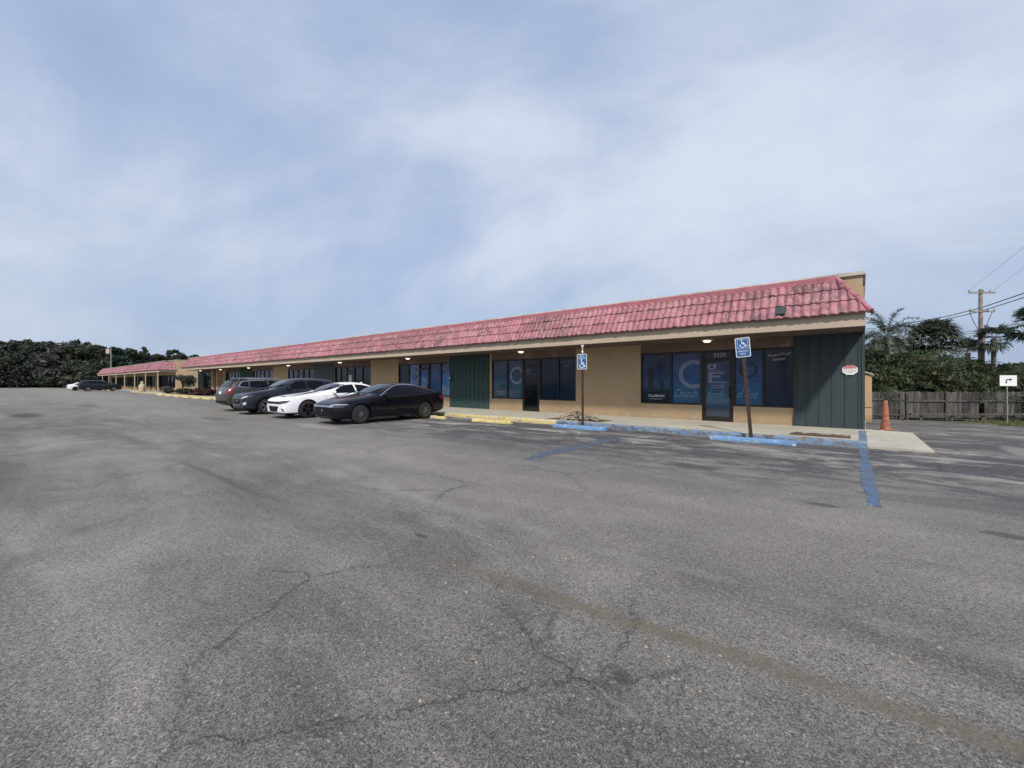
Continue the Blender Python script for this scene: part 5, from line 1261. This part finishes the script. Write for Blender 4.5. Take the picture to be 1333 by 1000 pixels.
def wire(pts, r, label, mat='wire', grp='power lines'):
    P = [Vector((*at(u, Z), hz(v, Z))) for u, v, Z in pts]; o_ = P[0]; Q = []
    for i in range(len(P)-1):
        for k_ in range(6): Q.append(P[i].lerp(P[i+1], k_/6))
    Q.append(P[-1]); mb = MB(tuple(o_)); mb.tube(Q, r, 6); ob = mb.build('power_line', mat, smooth=60); ob.location = o_
    tag(ob, label, 'power line', grp)
wire([(1470, 319, 22.6), (1400, 354, 27.5), (1333, 382, 33), (1277, 401, 39.4), (1233, 412, 45), (1175, 422.5, 50.5), (1090, 434, 62)], .038, 'upper of the two thick black cables sweeping past the utility pole')
wire([(1470, 328, 22.6), (1400, 361, 27.5), (1333, 387.5, 33), (1277, 405.5, 39.4), (1233, 415.5, 45), (1175, 425, 50.5), (1090, 437, 62)], .034, 'lower of the two thick black cables sweeping past the utility pole')
wire([(1460, 405, 30), (1333, 420, 36), (1277, 430, 38), (1225, 435, 46), (1120, 446, 60)], .022, 'thinner cable crossing the pole halfway down')
wire([(1460, 412, 30), (1333, 424, 36), (1277, 433, 38), (1225, 438, 46), (1120, 449, 60)], .022, 'thinner lower cable crossing the pole above the palms')
wire([(1259, 381, 37.5), (1333, 322, 27), (1420, 250, 20)], .008, 'faint wire rising right from the left end of the top crossarm', 'wire_thin')
wire([(1293, 379, 38.5), (1333, 348, 33), (1420, 280, 25)], .008, 'faint wire rising right from the right end of the top crossarm', 'wire_thin')

# ------------------------------------------------------------------ camera
cam = bpy.data.cameras.new('camera'); co = bpy.data.objects.new('camera', cam); col.objects.link(co)
co.location = (0, 0, CH); co.rotation_euler = (R(90), 0, YAW)
cam.sensor_fit = 'HORIZONTAL'; cam.sensor_width = 36; cam.lens = 36*FPX/1333; cam.shift_y = -2/1333; cam.clip_end = 8000; cam.clip_start = .05
sc.camera = co

# ------------------------------------------------------------------ light
EL = R(46); AZX, AZY = .62, -.78      # direction towards the sun in plan
sun = bpy.data.lights.new('sun', 'SUN'); sun.energy = 3.3; sun.angle = R(4); sun.color = (1, .95, .88)
so = bpy.data.objects.new('sun', sun); col.objects.link(so)
sd = Vector((AZX*cos(EL), AZY*cos(EL), sin(EL))).normalized(); so.rotation_euler = sd.to_track_quat('Z', 'Y').to_euler()
w = bpy.data.worlds.new('World'); sc.world = w; w.use_nodes = True; t = NT(w.node_tree); w.node_tree.nodes.clear()
sky = t.new('ShaderNodeTexSky', sky_type='NISHITA'); sky.sun_disc = False; sky.sun_elevation = EL; sky.sun_rotation = math.atan2(AZX, AZY)
sky.air_density = 1.2; sky.dust_density = 2.5; sky.ozone_density = 1.5
v = t.new('ShaderNodeTexCoord').outputs['Generated']; s3 = t.sep(v)
zz = t.m('ADD', t.m('MAXIMUM', s3[2], 0), .62)
pv = t.comb(t.m('DIVIDE', s3[0], zz), t.m('DIVIDE', s3[1], zz), t.m('MULTIPLY', s3[2], 1.2))
n1 = t.noise(t.mul3(pv, (1.0, 1.25, 1.3), (1.3, .4, 0), (0, 0, .7)), 1.0, 7, .52, .35)
n2 = t.noise(t.mul3(pv, (.7, 2.6, 1.6), (4.1, 2.2, .7), (0, .3, .95)), 1.5, 6, .58, .5)
n3 = t.noise(t.mul3(pv, (1, 1, 1), (2.2, 5.1, 0)), .8, 3, .5, .3)
cl = t.m('ADD', t.m('ADD', t.m('MULTIPLY', n1, .52), t.m('MULTIPLY', n2, .10)), t.m('MULTIPLY', n3, .38))
right = t.rng(t.m('ADD', t.m('MULTIPLY', s3[0], .85), t.m('MULTIPLY', s3[1], .3)), .15, 1.05, 0, .075, True)
mask = t.rng(t.m('SUBTRACT', cl, right), .38, .60, .36, .97, True)
wh = t.rng(t.m('ADD', t.m('MULTIPLY', n1, .75), t.m('MULTIPLY', n2, .25)), .40, .64, 0, 1, True)
cc = t.mix(wh, (4.3, 5.15, 6.75), (6.2, 6.8, 7.9))
lo = t.rng(s3[2], 0, .35, 1, 0, True)
cc = t.mix(t.m('MULTIPLY', lo, .6), cc, (4.3, 5.15, 6.5))
skyc = t.mix(mask, t.mix(.6, sky.outputs[0], (3.1, 4.35, 7.3)), cc)
bg = t.new('ShaderNodeBackground'); t.put(bg.inputs[0], skyc); bg.inputs[1].default_value = .09
out = t.new('ShaderNodeOutputWorld'); t.l.new(bg.outputs[0], out.inputs[0])
sc.view_settings.view_transform = 'Standard'; sc.view_settings.look = 'None'; sc.view_settings.exposure = .30; sc.view_settings.gamma = 1
sc.render.engine = 'CYCLES'
